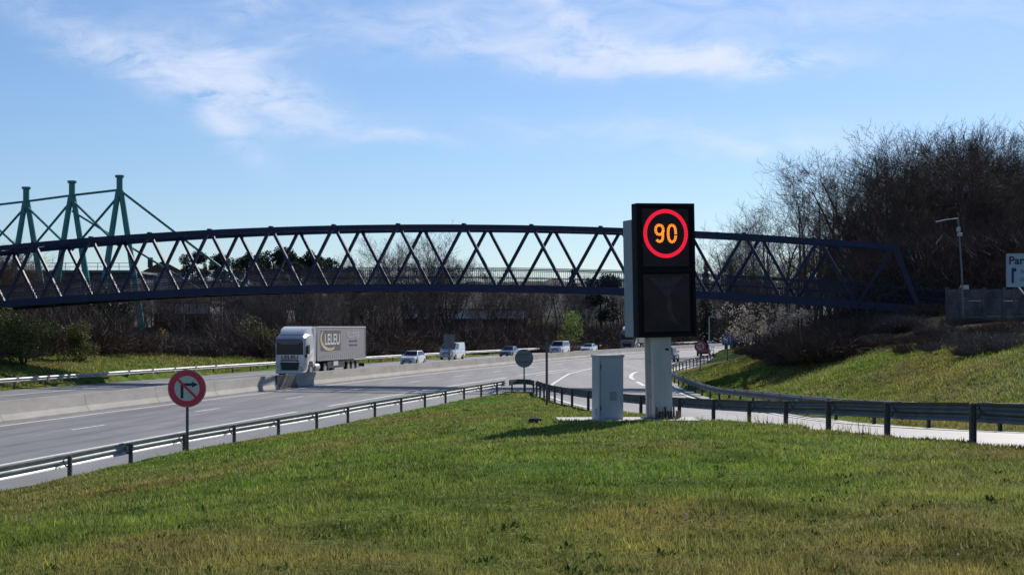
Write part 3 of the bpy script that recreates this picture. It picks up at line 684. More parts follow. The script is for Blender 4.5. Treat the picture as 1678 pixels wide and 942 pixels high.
# billboard on the right edge
bx, by = (1690-839)/F*86, 86.0; bz = 6.2
bb = thing('billboard', 'pale blue white billboard with dark lettering above the fence at the right edge', 'billboard', (bx, by, bz), -.22)
BF = mat('billboard_face', (.35, .45, .52), .6, 0, .05, 1)
MB().box((0, 0, .95), (2.7, .08, 1.85)).build('board', BF, bb, bevel=.01)
MB().box((-1.33, -.05, .95), (.05, .04, 1.85)).box((1.33, -.05, .95), (.05, .04, 1.85)).box((0, -.05, .04), (2.7, .04, .05)).box((0, -.05, 1.87), (2.7, .04, .05)).build('frame', M['pole'], bb)
for x in (-.9, .9): MB().box((x, .12, -1.2), (.12, .12, 4.6)).build('leg', M['galv_dark'], bb)
def text(s, size, m, loc, rot, parent, name='lettering', ext=.004, bold=0.0, align='CENTER', xs=1.0):
    cu = bpy.data.curves.new(name, 'FONT'); cu.body = s; cu.size = size; cu.extrude = ext; cu.align_x = align; cu.align_y = 'CENTER'; cu.offset = bold
    to = bpy.data.objects.new(name, cu); C.objects.link(to); dg = bpy.context.evaluated_depsgraph_get()
    me = bpy.data.meshes.new_from_object(to.evaluated_get(dg)); bpy.data.objects.remove(to); me.materials.clear(); me.materials.append(m)
    o = bpy.data.objects.new(name, me); C.objects.link(o); o.parent = parent; o.location = loc; o.rotation_euler = rot; o.scale = (xs, 1, 1); return o
text('Parcmar', .62, M['signblack'], (-1.22, -.062, 1.48), (PI/2, 0, 0), bb, align='LEFT', bold=.012)
MB().box((-1.0, -.06, .66), (.12, .02, .85)).box((-.88, -.06, .98), (.14, .02, .2)).build('emblem', M['signblack'], bb)
text('SOLUT', .3, M['signback'], (-.6, -.062, .88), (PI/2, 0, 0), bb, align='LEFT')
text('D\'ACCES', .26, M['signback'], (-.6, -.062, .42), (PI/2, 0, 0), bb, align='LEFT')

# ------------------------------------------------------------ lamp post, fence
lx_, ly_ = (1573-839)/F*90, 90.0; lz = hz(lx_, ly_)
lp = thing('lamp_post', 'slender grey pole with a single arm at the top in front of the dark trees', 'lamp post', (lx_, ly_, lz))
top = CH+(HOR-358)*90/F-lz
MB().tube([(.22, 0, 0), (.1, 0, top*.5), (-.1, 0, top)], [.075, .055, .035], 8).build('pole', M['signback'], lp, smooth=50)
MB().tube([(-.1, 0, top), (-.7, 0, top-.06), (-1.4, 0, top-.2)], [.035, .03, .045], 8).build('arm', M['pole'], lp, smooth=50)
MB().box((-.1, -.05, top-.65), (.2, .16, .28)).box((-.02, -.06, top-.95), (.26, .18, .2)).build('fitting_box', M['pole'], lp, bevel=.02)
fence = thing('concrete_fence', 'grey concrete panel fence with upright posts at the top of the right bank', 'fence', (24.6, 92, 0))
fx = [(1552, 93), (1573.5, 92), (1613, 90.5), (1646, 89), (1684, 87.5), (1722, 86), (1765, 84)]
fp = [((px-839)/F*d, d) for px, d in fx]; 
for i, (x, y_) in enumerate(fp):
    g0 = min(hz(x, y_), 5.2)-.3; top = CH+(HOR-474)*y_/F
    MB().box((x-24.6, y_-92, (g0+top+.1)/2), (.16, .18, top+.1-g0)).build('post', M['galv_dark'], fence)
    if i+1 < len(fp):
        x2, y2 = fp[i+1]; dx, dy = x2-x, y2-y_; ln = math.hypot(dx, dy); R_ = Matrix.Rotation(math.atan2(dy, dx), 3, 'Z')
        hgt = (top-g0)/4
        for k in range(4):
            MB().box(((x+x2)/2-24.6, (y_+y2)/2-92+.02*(k % 2), g0+hgt*(k+.5)), (ln-.18, .06, hgt-.015), R_).build('panel', M['wallconc'], fence)
for (px, y_, ln) in ((1598, 90.9, .85), (1655, 88.4, .85)):
    x = (px-839)/F*y_; z = CH+(HOR-493)*y_/F; MB().box((x-24.6, y_-92-.2, z), (ln, .05, .06)).build('stay_bar', M['pole'], fence)
x, y_ = (1668-839)/F*87.6, 87.6; MB().bar((x-24.6-.2, y_-92-.3, 4+70*87/F), (x-24.6+.5, y_-92-.8, 4+38*87/F), .07).build('stay_bar', M['pole'], fence)

# ------------------------------------------------------------ green masts and the buildings behind the bridge
def mast(label, px, pytop, d, group='green masts of the cable roof behind the footbridge'):
    x = (px-839)/F*d; zt_ = CH+(HOR-pytop)*d/F; t = thing('a_frame_mast', label, 'mast', (x, d, 0), .1, group)
    s = d/190.0; sp = 2.6*s
    for k in (-1, 1): MB().tube([(k*sp*1.05, 0, 3.5), (k*.16, 0, zt_-1.7*s)], [.44*s, .34*s], 12).build('leg', M['teal'], t, smooth=50)
    MB().cyl((0, 0, zt_-1.2*s), .38*s, 2.4*s, n=14).build('head', M['teal'], t, smooth=50)
    MB().cyl((0, 0, zt_+.06), .56*s, .28, n=16).build('cap', M['teal'], t, smooth=50)
    return t, Vector((x, d, zt_-1.6*s)), zt_
mm = []
for i, (lab, px, py, d) in enumerate((('green A-frame mast, rightmost and tallest of the masts behind the bridge', 196, 290, 190), ('green A-frame mast, middle one of the three seen above the bridge', 118, 299, 196),
        ('green A-frame mast nearest the left edge of the photo behind the bridge', 43, 309, 202), ('green A-frame mast just outside the left edge', -34, 318, 208))): mm.append(mast(lab, px, py, d))
def cable(parent_i, p, q, r=.13):
    r = r*1.3
    t, _, _ = mm[parent_i]; inv = Matrix.Translation(t.location) @ Matrix.Rotation(t.rotation_euler.z, 4, 'Z'); inv.invert()
    MB().tube([inv @ Vector(p), inv @ Vector(q)], r, 6).build('stay_cable', M['teal'], t)
for i in range(3):
    a, b = mm[i][1], mm[i+1][1]; cable(i, a, b, .12)
    da = Vector((0, 0, 7.0)); cable(i, a-Vector((0, 0, .6)), b-da, .12); cable(i+1, b-Vector((0, 0, .6)), a-da, .12)
x, y_ = (345-839)/F*186, 186.0; cable(0, mm[0][1], ((414-839)/F*186, y_, CH+(HOR-478)*186/F), .13)
x = (338-839)/F*196; cable(1, mm[1][1]-Vector((0, 0, 2)), (x, 196, CH+(HOR-481)*196/F), .11)
hall = thing('low_hall', 'low grey hall with a teal roof railing behind the left end of the bridge', 'building', ((82-839)/F*215, 215, 3.1))
MB().box((-4, 8, 4.0), (30, 14, 9.0)).build('wall', M['wallconc'], hall); MB().box((-4, 8, -1.2), (30, 13.8, 4)).build('base_wall', M['wallconc'], hall); MB().box((-4, 8, 8.65), (31, 15, .3)).build('roof', M['shedroof'], hall)
for k in range(7):
    f_ = MB().box((-17+k*4.2, .97, 6.6), (2.8, .1, 1.3)).build('window', M['glass'], hall); MB().box((-17+k*4.2, .93, 6.6), (.08, .1, 1.3)).build('frame', M['pole'], f_)
r_ = MB()
for z in (9.3, 9.8): r_.bar((-19, .6, z), (11, .6, z), .07)
for k in range(21): r_.bar((-19+k*1.5, .6, 8.8), (-19+k*1.5, .6, 9.8), .07)
r_.build('railing', M['teal'], hall)
# house with a chimney on the hill
hx = (264-839)/F*290; hb = thing('gabled_house', 'small dark roofed house with a chimney on the hill seen through the bridge', 'building', (hx, 290, hz(hx, 290)), .3)
zb_ = CH+(HOR-447)*290/F-hz(hx, 290)
MB().box((0, 0, zb_/2-.5), (7.0, 8, zb_+1)).build('wall', M['wallc'], hb)
MB().prism([(-3.9, -4.4, zb_), (3.9, -4.4, zb_), (0, -4.4, zb_+2.1)], (0, 8.8, 0)).build('roof', M['roof'], hb)
MB().box((-2.0, 0, zb_+1.9), (.9, .9, 1.9)).build('chimney', M['roof'], hb)
for x in (-1.8, 1.6):
    f_ = MB().box((x, -4.03, zb_-1.6), (1.1, .08, 1.3)).build('window', M['glass'], hb); MB().box((x, -4.09, zb_-1.6), (.06, .06, 1.3)).build('frame', M['white'], f_)
def warehouse(label, px0, px1, py0, py1, d, name='warehouse', bays=8):
    x0, x1 = (px0-839)/F*d, (px1-839)/F*d; z0_, z1 = CH+(HOR-py1)*d/F, CH+(HOR-py0)*d/F
    t = thing(name, label, 'building', ((x0+x1)/2, d, 0)); wd = x1-x0
    MB().box((0, 5.2, (z0_+0)/2-1), (wd, 10, z0_+2)).build('base_wall', M['bark'], t)
    for k in range(bays):
        MB().box((-wd/2+wd*(k+.5)/bays, -.04, (z0_+z1)/2), (wd/bays-.08, .1, z1-z0_)).build('panel', M['shed'], t)
    MB().box((0, 5.1, (z0_+z1)/2), (wd-.1, 10, z1-z0_-.02)).build('wall', M['shed'], t)
    MB().box((0, 5, z1+.15), (wd+.6, 11, .3)).build('roof', M['shedroof'], t)
    return t
warehouse('long white clad warehouse glimpsed through bare trees under the left of the bridge', 212, 345, 497, 514, 235, bays=9)
warehouse('white warehouse glimpsed through bare trees under the middle of the bridge', 660, 862, 508, 522, 300, bays=12)
warehouse('small pale shed glimpsed through bare trees above the lorry', 415, 470, 503, 512, 260, bays=3)

# ------------------------------------------------------------ trees
def rv(r, s=1.0): return Vector((r.gauss(0, s), r.gauss(0, s), r.gauss(0, s)))
def bare_tree(seed, H=12, spread=.5, nl=(11, 7, 6, 4), lean=0, tm='bark', cmn='twig', stems=1, low=.25, thin=1.0):
    r = random.Random(seed); trunk = MB(); tw = MB()
    def grow(p, d, ln, rad, lev, mb):
        n = 5 if lev == 0 else 4 if lev == 1 else 2; pts = [p]; dd = d.copy(); q = p.copy()
        for i in range(n):
            dd = (dd + rv(r, .07 if lev == 0 else .13) + Vector((0, 0, .05 if lev else .02))).normalized(); q = q+dd*(ln/n); pts.append(q)
        rads = [max(rad*(1-.85*i/n), .004) for i in range(n+1)]; sides = 7 if lev == 0 else 4 if lev == 1 else 3
        mb.tube(pts, rads, sides, cap=False)
        if lev < len(nl):
            for k in range(nl[lev]):
                t = low+(1-low)*((k+r.random())/nl[lev]) if lev == 0 else .2+.8*((k+r.random())/nl[lev])
                f = t*n; i = min(int(f), n-1); bpnt = pts[i].lerp(pts[i+1], f-i); t_ = (pts[i+1]-pts[i]).normalized()
                a = rv(r); a = (a-t_*a.dot(t_)).normalized(); ang = (r.uniform(.45, .95) if lev else r.uniform(.5, 1.05)*(.6+spread))
                nd = (t_*math.cos(ang)+a*math.sin(ang)); nd.z += .18; nd.normalize()
                l2 = ln*(r.uniform(.32, .5)*(1.25-.55*t) if lev == 0 else r.uniform(.35, .6))
                grow(bpnt, nd, l2, max(rads[i]*(.42 if lev == 0 else .5), .0065*(1.6 if lev > 1 else 1)*thin), lev+1, trunk if lev == 0 else tw)
    for s_ in range(stems):
        a = 2*PI*s_/max(stems, 1)+r.random(); d = Vector((math.cos(a)*.25*(stems > 1)+lean, math.sin(a)*.25*(stems > 1), 1)).normalized()
        grow(Vector((math.cos(a)*.2*(stems > 1), math.sin(a)*.2*(stems > 1), -.4)), d, H*r.uniform(.85, 1), H*.017, 0, trunk)
    k_ = 11.8/np.percentile([v[2] for v in tw.v], 99.6); trunk.v = [(a*k_, b*k_, c*k_) for a, b, c in trunk.v]; tw.v = [(a*k_, b*k_, c*k_) for a, b, c in tw.v]
    return trunk.mesh('trunk', M[tm]), tw.mesh('crown', M[cmn])
def leaf_cloud(seed, blobs, n, size, m, name='crown', up=0.0):
    r = np.random.RandomState(seed); V = []; k = len(blobs); vol = np.array([b[3]*b[4]*b[5] for b in blobs])**.7; vol = vol/vol.sum(); Vs = []
    for b, f in zip(blobs, vol):
        m_ = max(8, int(n*f)); p = r.normal(size=(m_, 3)); p /= np.linalg.norm(p, axis=1)[:, None]; rad = r.uniform(.25, 1.08, (m_, 1))**.6
        c = np.array(b[:3]) + p*rad*np.array(b[3:6]); 
        a = r.normal(size=(m_, 3)); a /= np.linalg.norm(a, axis=1)[:, None]; t = np.cross(a, r.normal(size=(m_, 3))); t /= np.linalg.norm(t, axis=1)[:, None]
        s = (size*r.uniform(.5, 1.3, (m_, 1))); Vs.append(np.stack([c-a*s, c+t*s*.5, c+a*s, c-t*s*.5], 1))
    V = np.concatenate(Vs).reshape(-1, 3); Fq = np.arange(len(V)).reshape(-1, 4)
    return npmesh(name, V, Fq, M[m])
def tree(name, label, cat, x, y_, meshes, rz=0, sc_=1.0, group=None, sink=0.0):
    t = thing(name, label, cat, (x, y_, hz(x, y_)-sink), rz, group); t.scale = (sc_,)*3 if not hasattr(sc_, '__len__') else sc_
    for nm, me in meshes: place(nm, me, t)
    return t
BT = [bare_tree(s, 12, sp, nl, cmn=c, low=lo, stems=st) for s, sp, nl, c, lo, st in
      ((1, .45, (13, 8, 6, 4), 'twig', .25, 1), (2, .55, (12, 8, 6, 4), 'twig', .2, 1), (3, .35, (14, 7, 6, 4), 'twig', .3, 1), (4, .5, (9, 7, 6, 4), 'twig', .2, 2), (5, .4, (8, 6, 6, 4), 'twig', .15, 3))]
BG = [bare_tree(s, 12, .4, (11, 7, 5, 4), tm='twig_grey', cmn='twig_grey', low=.2, stems=st) for s, st in ((11, 1), (12, 2))]
BS = [bare_tree(s, 12, .3, (10, 5, 4), tm='bark', cmn='twig', low=.3, stems=1) for s in (21, 22)]
# scrub: twiggy bushes
def scrub(seed, m, n=420, R=1.6, H=2.0, leaves=0):
    r = random.Random(seed); mb = MB()
    for k in range(n):
        a = r.uniform(0, 2*PI); q = math.sqrt(r.random())*R; p = Vector((q*math.cos(a), q*math.sin(a), -.1)); d = Vector((math.cos(a)*.5, math.sin(a)*.5, 1.1))+rv(r, .45); d.normalize(); ln = H*r.uniform(.35, 1)*(1-.45*q/R)
        m1 = p+d*ln*.6; e = m1+(d+rv(r, .4)+Vector((math.cos(a)*.3, math.sin(a)*.3, -.25))).normalized()*ln*.5
        mb.tube([p, m1, e], [.014, .011, .005], 3, cap=False)
        for j in range(2): s_ = p.lerp(m1, r.uniform(.4, 1)); mb.tube([s_, s_+(d+rv(r, .8)).normalized()*ln*.35], [.009, .004], 3, cap=False)
    return mb.mesh('stems', M[m])
SCR = [scrub(31, 'twig'), scrub(32, 'twig'), scrub(33, 'twig_red'), scrub(34, 'twig_grey')]
OLV = leaf_cloud(41, [(0, 0, 1.1, 1.5, 1.5, 1.2), (.7, .2, 1.9, .8, .8, .8), (-.8, .1, 1.6, .8, .9, .9)], 2600, .075, 'olive', 'leaves')
r2 = random.Random(99); MBk = M
wood_group = 'bare trees in the wood beyond the far carriageway'
def wood_tree(px, d, zoff_top, lab, grp, pool, r=r2):     # tree whose top shows at pixel height zoff_top
    x = (px-839)/F*d; g = hz(x, d); top = CH+(HOR-zoff_top)*d/F; s = max(.3, (top-g)/11.6); mset = pool[r.randrange(len(pool))]
    return tree('bare_tree', lab, 'tree', x, d, (('trunk', mset[0]), ('crown', mset[1])), r.uniform(0, 6.28), (s*r.uniform(1.0, 1.35), s*r.uniform(1.0, 1.35), s), grp)
lab_a = 'leafless brown tree in the dense wood between the far guardrail and the skyline'
# front and back rows of the wood: crown tops follow the skyline seen through the bridge
sky_px = [-80, 0, 60, 110, 160, 220, 300, 380, 450, 520, 600, 640, 700, 760, 820, 880, 940, 1000, 1040, 1100, 1160, 1210, 1260]
sky_py = [400, 395, 440, 452, 458, 455, 446, 436, 432, 434, 430, 420, 412, 420, 446, 454, 454, 452, 458, 455, 445, 415, 390]
for row, (dbase, n, lo, hi) in enumerate(((0, 54, 10, 45), (1, 54, 0, 22), (2, 50, -6, 8))):
    for k in range(n):
        px = -60+1270*(k+r2.uniform(.1, .9))/n
        # depth of the far guardrail under this pixel
        u = (px-839)/F; dd = 60.0
        while dd < 400 and off(dd, -21)[0] > u*off(dd, -21)[1]: dd += 2
        # path crosses from right to left of the ray
        dd = 60.0
        for yy in np.arange(60, 420, 2.0):
            a = off(yy, -24); 
            if a[0] >= u*a[1]: dd = a[1]; break
        else: dd = 380
        if (215 < px < 350 or 665 < px < 865) and r2.random() < (.35 if row < 2 and px < 400 else .12 if row < 2 else 0): continue
        d = dd + (6, 26, 55)[row]*(.6+dd/200) + r2.uniform(0, 10)
        if px < 470 and row == 0: d += 18
        ytop = float(np.interp(px, sky_px, sky_py)); top = ytop + r2.uniform(lo, hi)
        wood_tree(px, d, top, lab_a, wood_group, BT if r2.random() < .8 else BG)
# the tall bare trees standing clear above the deck in the middle
for px, top, d, lab in ((648, 392, 235, 'tall bare tree left of the tallest pair seen through the middle of the bridge'), (690, 376, 228, 'tallest bare tree rising behind the middle of the bridge'), (735, 384, 232, 'tall bare tree right beside the tallest one behind the middle of the bridge'), (600, 414, 240, 'bare tree with a rounded crown behind the bridge, left of the tall group')):
    wood_tree(px, d, top, lab, None, BT)
# conifers
def conifer(seed, H=12, W=2.6):
    r = random.Random(seed); tr = MB().tube([(0, 0, -.3), (0, 0, H)], [.2, .03], 7); lf = []
    rn = np.random.RandomState(seed); cs_ = []
    for k in range(34):
        z = H*(.08+.9*k/34); R = W*(1-k/35.0)*rn.uniform(.75, 1.1); 
        for j in range(9):
            a = rn.uniform(0, 6.28); L_ = R*rn.uniform(.6, 1.1)
            for s in range(9): t = (s+rn.rand())/9; cs_.append((math.cos(a)*L_*t, math.sin(a)*L_*t, z-.28*L_*t+rn.normal()*.05))
    c = np.array(cs_); m_ = len(c); a = rn.normal(size=(m_, 3)); a[:, 2] *= .5; a /= np.linalg.norm(a, axis=1)[:, None]; t = np.cross(a, rn.normal(size=(m_, 3))); t /= np.linalg.norm(t, axis=1)[:, None]
    s = rn.uniform(.14, .34, (m_, 1)); V = np.stack([c-a*s, c+t*s*.4, c+a*s, c-t*s*.4], 1).reshape(-1, 3)
    return tr.mesh('trunk', M['bark']), npmesh('crown', V, np.arange(len(V)).reshape(-1, 4), M['conifer'])
CF = [conifer(51), conifer(52, 12, 3.2)]
def pine(seed):                                           # rounded umbrella-like pine crown
    r = random.Random(seed); tr = MB().tube([(0, 0, -.3), (.2, 0, 5), (.1, .2, 9)], [.25, .18, .08], 7)
    bl_ = [(r.uniform(-2, 2), r.uniform(-2, 2), r.uniform(4.5, 10.0), r.uniform(.9, 1.7), r.uniform(.9, 1.7), r.uniform(.9, 1.5)) for _ in range(13)]
    return tr.mesh('trunk', M['bark']), leaf_cloud(seed, bl_, 6000, .2, 'conifer')
PN = [pine(61), pine(62), pine(63)]
def conf(px, top, d, lab, grp=None, pool=CF, ch=12.0, name='conifer'):
    x = (px-839)/F*d; g = hz(x, d); s = (CH+(HOR-top)*d/F-g)/ch; ms = pool[r2.randrange(len(pool))]
    return tree(name, lab, 'tree', x, d, (('trunk', ms[0]), ('crown', ms[1])), r2.uniform(0, 6), s, grp)
conf(1157, 424, 330, 'narrow dark conifer just right of the speed display above the bridge deck'); conf(1198, 430, 335, 'second narrow dark conifer, further right of the speed display')
conf(938, 438, 360, 'thin conifer left of the speed display seen through the truss'); 
for k, (px, top) in enumerate(((255, 452), (285, 446), (330, 440), (350, 436), (392, 430), (440, 428), (465, 430), (490, 432), (515, 428), (540, 436), (567, 438), (316, 414), (338, 432), (366, 418), (405, 412), (428, 420), (450, 408), (478, 414), (503, 410), (526, 420), (553, 426), (300, 440), (580, 436))):
    conf(px, top, 310+r2.uniform(-10, 25), 'dark rounded pine on the hill skyline seen through the left of the bridge', 'pines on the hill skyline', PN, 10.9, 'pine_tree')
conf(985, 452, 300, 'low dark rounded pine left of the speed display behind the railing', None, PN, 10.9, 'pine_tree')
# leafy things
def leafy(name, label, px, d, top, wid, m, seed, n=3500, size=.12, cat='shrub', grp=None, trunk=True):
    x = (px-839)/F*d; g = hz(x, d); h = CH+(HOR-top)*d/F-g; W_ = wid*d/F/2; r = random.Random(seed); bl_ = []
    for k in range(9): bl_.append((r.uniform(-.55, .55)*W_, r.uniform(-.5, .5)*W_, h*r.uniform(.08, .78), W_*r.uniform(.35, .55), W_*r.uniform(.35, .55), h*r.uniform(.18, .28)))
    t = thing(name, label, cat, (x, d, g), 0, grp); place('crown', leaf_cloud(seed, bl_, n, size, m), t)
    tb = MB()
    for k in range(6): b = bl_[k]; tb.tube([(0, 0, -.2), (b[0]*.4, b[1]*.4, b[2]*.5), b[:3]], [.09, .06, .02], 5, cap=False)
    tb.build('trunk', M['bark'], t); return t
leafy('ivy_tree', 'dark ivy clad tree behind the bridge below the right green mast', 166, 146, 442, 105, 'ivy', 71, 9000, .13, 'tree')
leafy('leafy_shrub', 'olive green shrub on the left bank at the left edge under the bridge', 38, 112, 503, 150, 'olive', 72, 11000, .09)
leafy('leafy_shrub', 'small olive shrub on the left bank between the edge shrub and the warehouse', 133, 122, 520, 70, 'olive', 73, 3500, .09)
leafy('leafy_shrub', 'dark olive bush behind the lorry cab at the end of the green bank', 430, 158, 510, 90, 'olive', 74, 3500, .11)
leafy('spring_tree', 'fresh green leafing tree under the bridge left of the speed display', 932, 262, 503, 62, 'leaf', 75, 2600, .13, 'tree')
leafy('catkin_shrub', 'thin yellow flowering shrub behind the left green bank', 268, 152, 527, 26, 'catkin', 76, 260, .09)
leafy('dark_bush', 'dark evergreen bush on the right bank under the end of the footbridge', 1395, 101, 508, 110, 'ivy', 78, 9000, .11)
leafy('dark_bush', 'lower dark evergreen bush on the slope left of the larger one under the bridge', 1352, 98, 545, 70, 'ivy', 79, 5000, .11)
leafy('leafy_shrub', 'green shrub behind the right end of the footbridge truss', 1455, 112, 452, 80, 'olive', 77, 3500, .10)
# right side wood on the bank
lab_r = 'tall leafless dark brown tree in the thick wood on top of the right bank'
rp = [(1418, 262), (1432, 232), (1445, 214), (1462, 250), (1490, 232), (1520, 212), (1548, 206), (1580, 214), (1612, 226), (1640, 230), (1668, 222), (1700, 215), (1730, 210), (1760, 230)]
for k, (px, top) in enumerate(rp): wood_tree(px, 122+r2.uniform(-4, 14), top, lab_r, 'trees of the wood on the right bank', BT)
for k, (px, top) in enumerate(rp[2:]): wood_tree(px+12, 140+r2.uniform(0, 14), top+8, lab_r, 'trees of the wood on the right bank', BT)
for k in range(11): wood_tree(1440+k*30+r2.uniform(-10, 10), 112+r2.uniform(-3, 8), r2.uniform(235, 300), lab_r, 'trees of the wood on the right bank', BT)
for k in range(12): wood_tree(1475+k*24+r2.uniform(-8, 8), 106+r2.uniform(-2, 10), r2.uniform(300, 390), lab_r, 'trees of the wood on the right bank', BT)
lab_l = 'pale leafless tree above the bridge between the two conifers and the dark wood'
for k in range(14): wood_tree(1190+k*15+r2.uniform(-6, 6), 170+r2.uniform(0, 40), r2.uniform(385, 450), 'low leafless tree behind the right part of the bridge truss', 'low trees behind the right part of the bridge', BT)
for k in range(10): wood_tree(1320+k*17+r2.uniform(-6, 6), 122+r2.uniform(0, 16), r2.uniform(360, 440), 'low leafless tree behind the right part of the bridge truss', 'low trees behind the right part of the bridge', BT)
for (px, top, d, w_) in ((1212, 362, 205, 'leftmost'), (1228, 352, 215, 'second from the left'), (1240, 344, 190, 'third from the left'), (1265, 336, 180, 'rightmost')): wood_tree(px, d, top, w_+' of four pale thin leafless trees above the bridge', 'thin trees left of the dark wood', BG)
for (px, top, d, w_) in ((1290, 322, 150, 'leftmost and lowest'), (1305, 272, 140, 'second from the left'), (1325, 285, 146, 'third from the left'), (1340, 308, 160, 'middle'), (1348, 250, 135, 'tallest'), (1375, 258, 138, 'second from the right'), (1395, 272, 150, 'rightmost')): wood_tree(px, d, top, w_+' of the slender upswept leafless trees beside the dark wood', 'slender trees beside the dark wood', BS+BG)
# blossom tree
def blossom(label, px, d, top, wid, seed):
    x = (px-839)/F*d; g = hz(x, d); h = CH+(HOR-top)*d/F-g; W_ = wid*d/F/2; ms = bare_tree(seed, 12, .7, (11, 7, 5), tm='twig_grey', cmn='twig_grey', low=.2, stems=2); s = h/11.8
    t = thing('blossom_tree', label, 'tree', (x, d, g)); a = place('trunk', ms[0], t); b = place('crown', ms[1], t); a.scale = b.scale = (W_/4.2, W_/4.2, s)
    r = random.Random(seed); bl_ = [(r.uniform(-.8, .8)*W_, r.uniform(-.8, .8)*W_, h*r.uniform(.3, .92), W_*.3, W_*.3, h*.14) for _ in range(22)]
    place('blossoms', leaf_cloud(seed, bl_, 1500, .10, 'blossom', 'blossoms'), b).scale = (4.2/W_, 4.2/W_, 1/s); return t
blossom('white blossoming tree under the right part of the bridge beside the blue sign', 1232, 132, 496, 100, 81)
blossom('smaller pale blossoming bush right of the white tree under the bridge', 1300, 124, 505, 70, 82)
# scrub clumps on banks
def scrub_row(label, grp, pts, pool, smin, smax, seed, name='bramble_bush'):
    r = random.Random(seed)
    for (px, d) in pts:
        x = (px-839)/F*d; s = r.uniform(smin, smax); k = r.choice(pool)
        tree(name, label, 'bush', x, d, (('stems', SCR[k]),), r.uniform(0, 6), (s*1.2, s*1.2, s), grp)
r3 = random.Random(5)
def ground_hit(px, py, y0=40, y1=150):                    # where the ground shows at a pixel
    u = (px-839)/F; k = (HOR-py)/F; Y = np.arange(y0, y1, .25); g = ht(u*Y, Y); z = CH+k*Y; hit = np.nonzero(g >= z)[0]
    return float(Y[hit[0]]) if len(hit) else None
def bank_bushes(label, grp, n, zone, pool, smin, smax, y0=45):
    c = 0
    for _ in range(n*8):
        px, py = zone(); d = ground_hit(px, py, y0)
        if d is None: continue
        x = (px-839)/F*d; s_ = r3.uniform(smin, smax); k = r3.choice(pool)
        tree('bramble_bush', label, 'bush', x, d, (('stems', SCR[k]),), r3.uniform(0, 6), (s_*1.3, s_*1.3, s_), grp, .1*s_); c += 1
        if c >= n: break
def zA():
    px = r3.uniform(1225, 1430); lo = np.interp(px, [1225, 1300, 1350, 1430], [588, 600, 592, 560]); return px, r3.uniform(lo-40, lo)
bank_bushes('low leafless bush right at the end of the footbridge landing', 'bushes at the right bridge landing', 14, lambda: (r3.uniform(1425, 1530), r3.uniform(505, 545)), (0, 1, 3), .35, .7, 80)
bank_bushes('leafless dark bramble bush at the foot of the bridge on the right bank', 'brambles below the right end of the bridge', 34, zA, (0, 1, 2), .7, 1.3, 80)
def zB():
    px = r3.uniform(1425, 1700); lo = np.interp(px, [1425, 1490, 1530, 1560, 1600, 1700], [568, 588, 582, 596, 590, 584]); return px, r3.uniform(530, lo-8)
bank_bushes('reddish brown bramble clump on the upper right bank below the concrete fence', 'brambles below the concrete fence', 62, zB, (0, 2, 2, 3, 3), .28, .6, 50)
scrub_row('grey leafless bush on top of the left bank below the wood', 'bushes on top of the left bank', [(-30+k*15+r3.uniform(-6, 6), 114+.10*k*15+r3.uniform(0, 10)) for k in range(34)], (0, 1, 3), .9, 1.6, 3)
scrub_row('dark leafless bush at the edge of the wood right behind the far guardrail', 'bushes behind the far guardrail', [(u_, dd_+r3.uniform(4, 14)) for u_, dd_ in [(470+k*17, 155+.20*k*17) for k in range(38)]], (0, 1), 1.2, 2.3, 4)
# thick understorey of the wood as one mass
def understorey(name, seed, n, zone, m, zh=4.5):
    rn = np.random.RandomState(seed); Vs = []; P0 = []
    while len(P0) < n:
        px, d, hh = zone(rn); x = (px-839)/F*d; P0.append((x, d, hh))
    P0 = np.array(P0); z = ht(P0[:, 0], P0[:, 1]); ln = P0[:, 2]
    dirv = rn.normal(size=(n, 3))*[.75, .75, .3]+[0, 0, .8]; dirv /= np.linalg.norm(dirv, axis=1)[:, None]; side = np.cross(dirv, rn.normal(size=(n, 3))); side /= np.linalg.norm(side, axis=1)[:, None]
    low_ = ((P0[:, 0]/P0[:, 1]*F+839 > 210) & (P0[:, 0]/P0[:, 1]*F+839 < 350)); ln = np.where(low_, ln*.6, ln); zz = z+rn.uniform(0, 1, n)**1.3*np.where(low_, .5, 1)*zh; base = np.stack([P0[:, 0], P0[:, 1], zz-.2], -1); wv = rn.uniform(.012, .04, (n, 1))*(P0[:, 1:2]/150)
    V = np.stack([base-side*wv, base+side*wv, base+dirv*ln[:, None]], 1).reshape(-1, 3)
    o = place(name, npmesh(name, V, np.arange(len(V)).reshape(-1, 3), M[m])); tag(o, 'dense dark tangle of saplings and brambles filling the wood under the trees', 'undergrowth', kind='stuff')
def zone_left(rn):
    px = rn.uniform(-80, 1230); u = (px-839)/F; ya = np.interp(px, [-80, 0, 420, 480, 600, 840, 1000, 1230], [112, 114, 152, 150, 185, 245, 280, 380]); return px, ya+rn.uniform(0, 60), rn.uniform(.8, 3.5)
understorey('undergrowth', 91, 110000, zone_left, 'twig', 2.2)
def zone_right(rn): return rn.uniform(1390, 1760), rn.uniform(100, 150), rn.uniform(.6, 3.2)
understorey('undergrowth', 92, 60000, zone_right, 'twig')

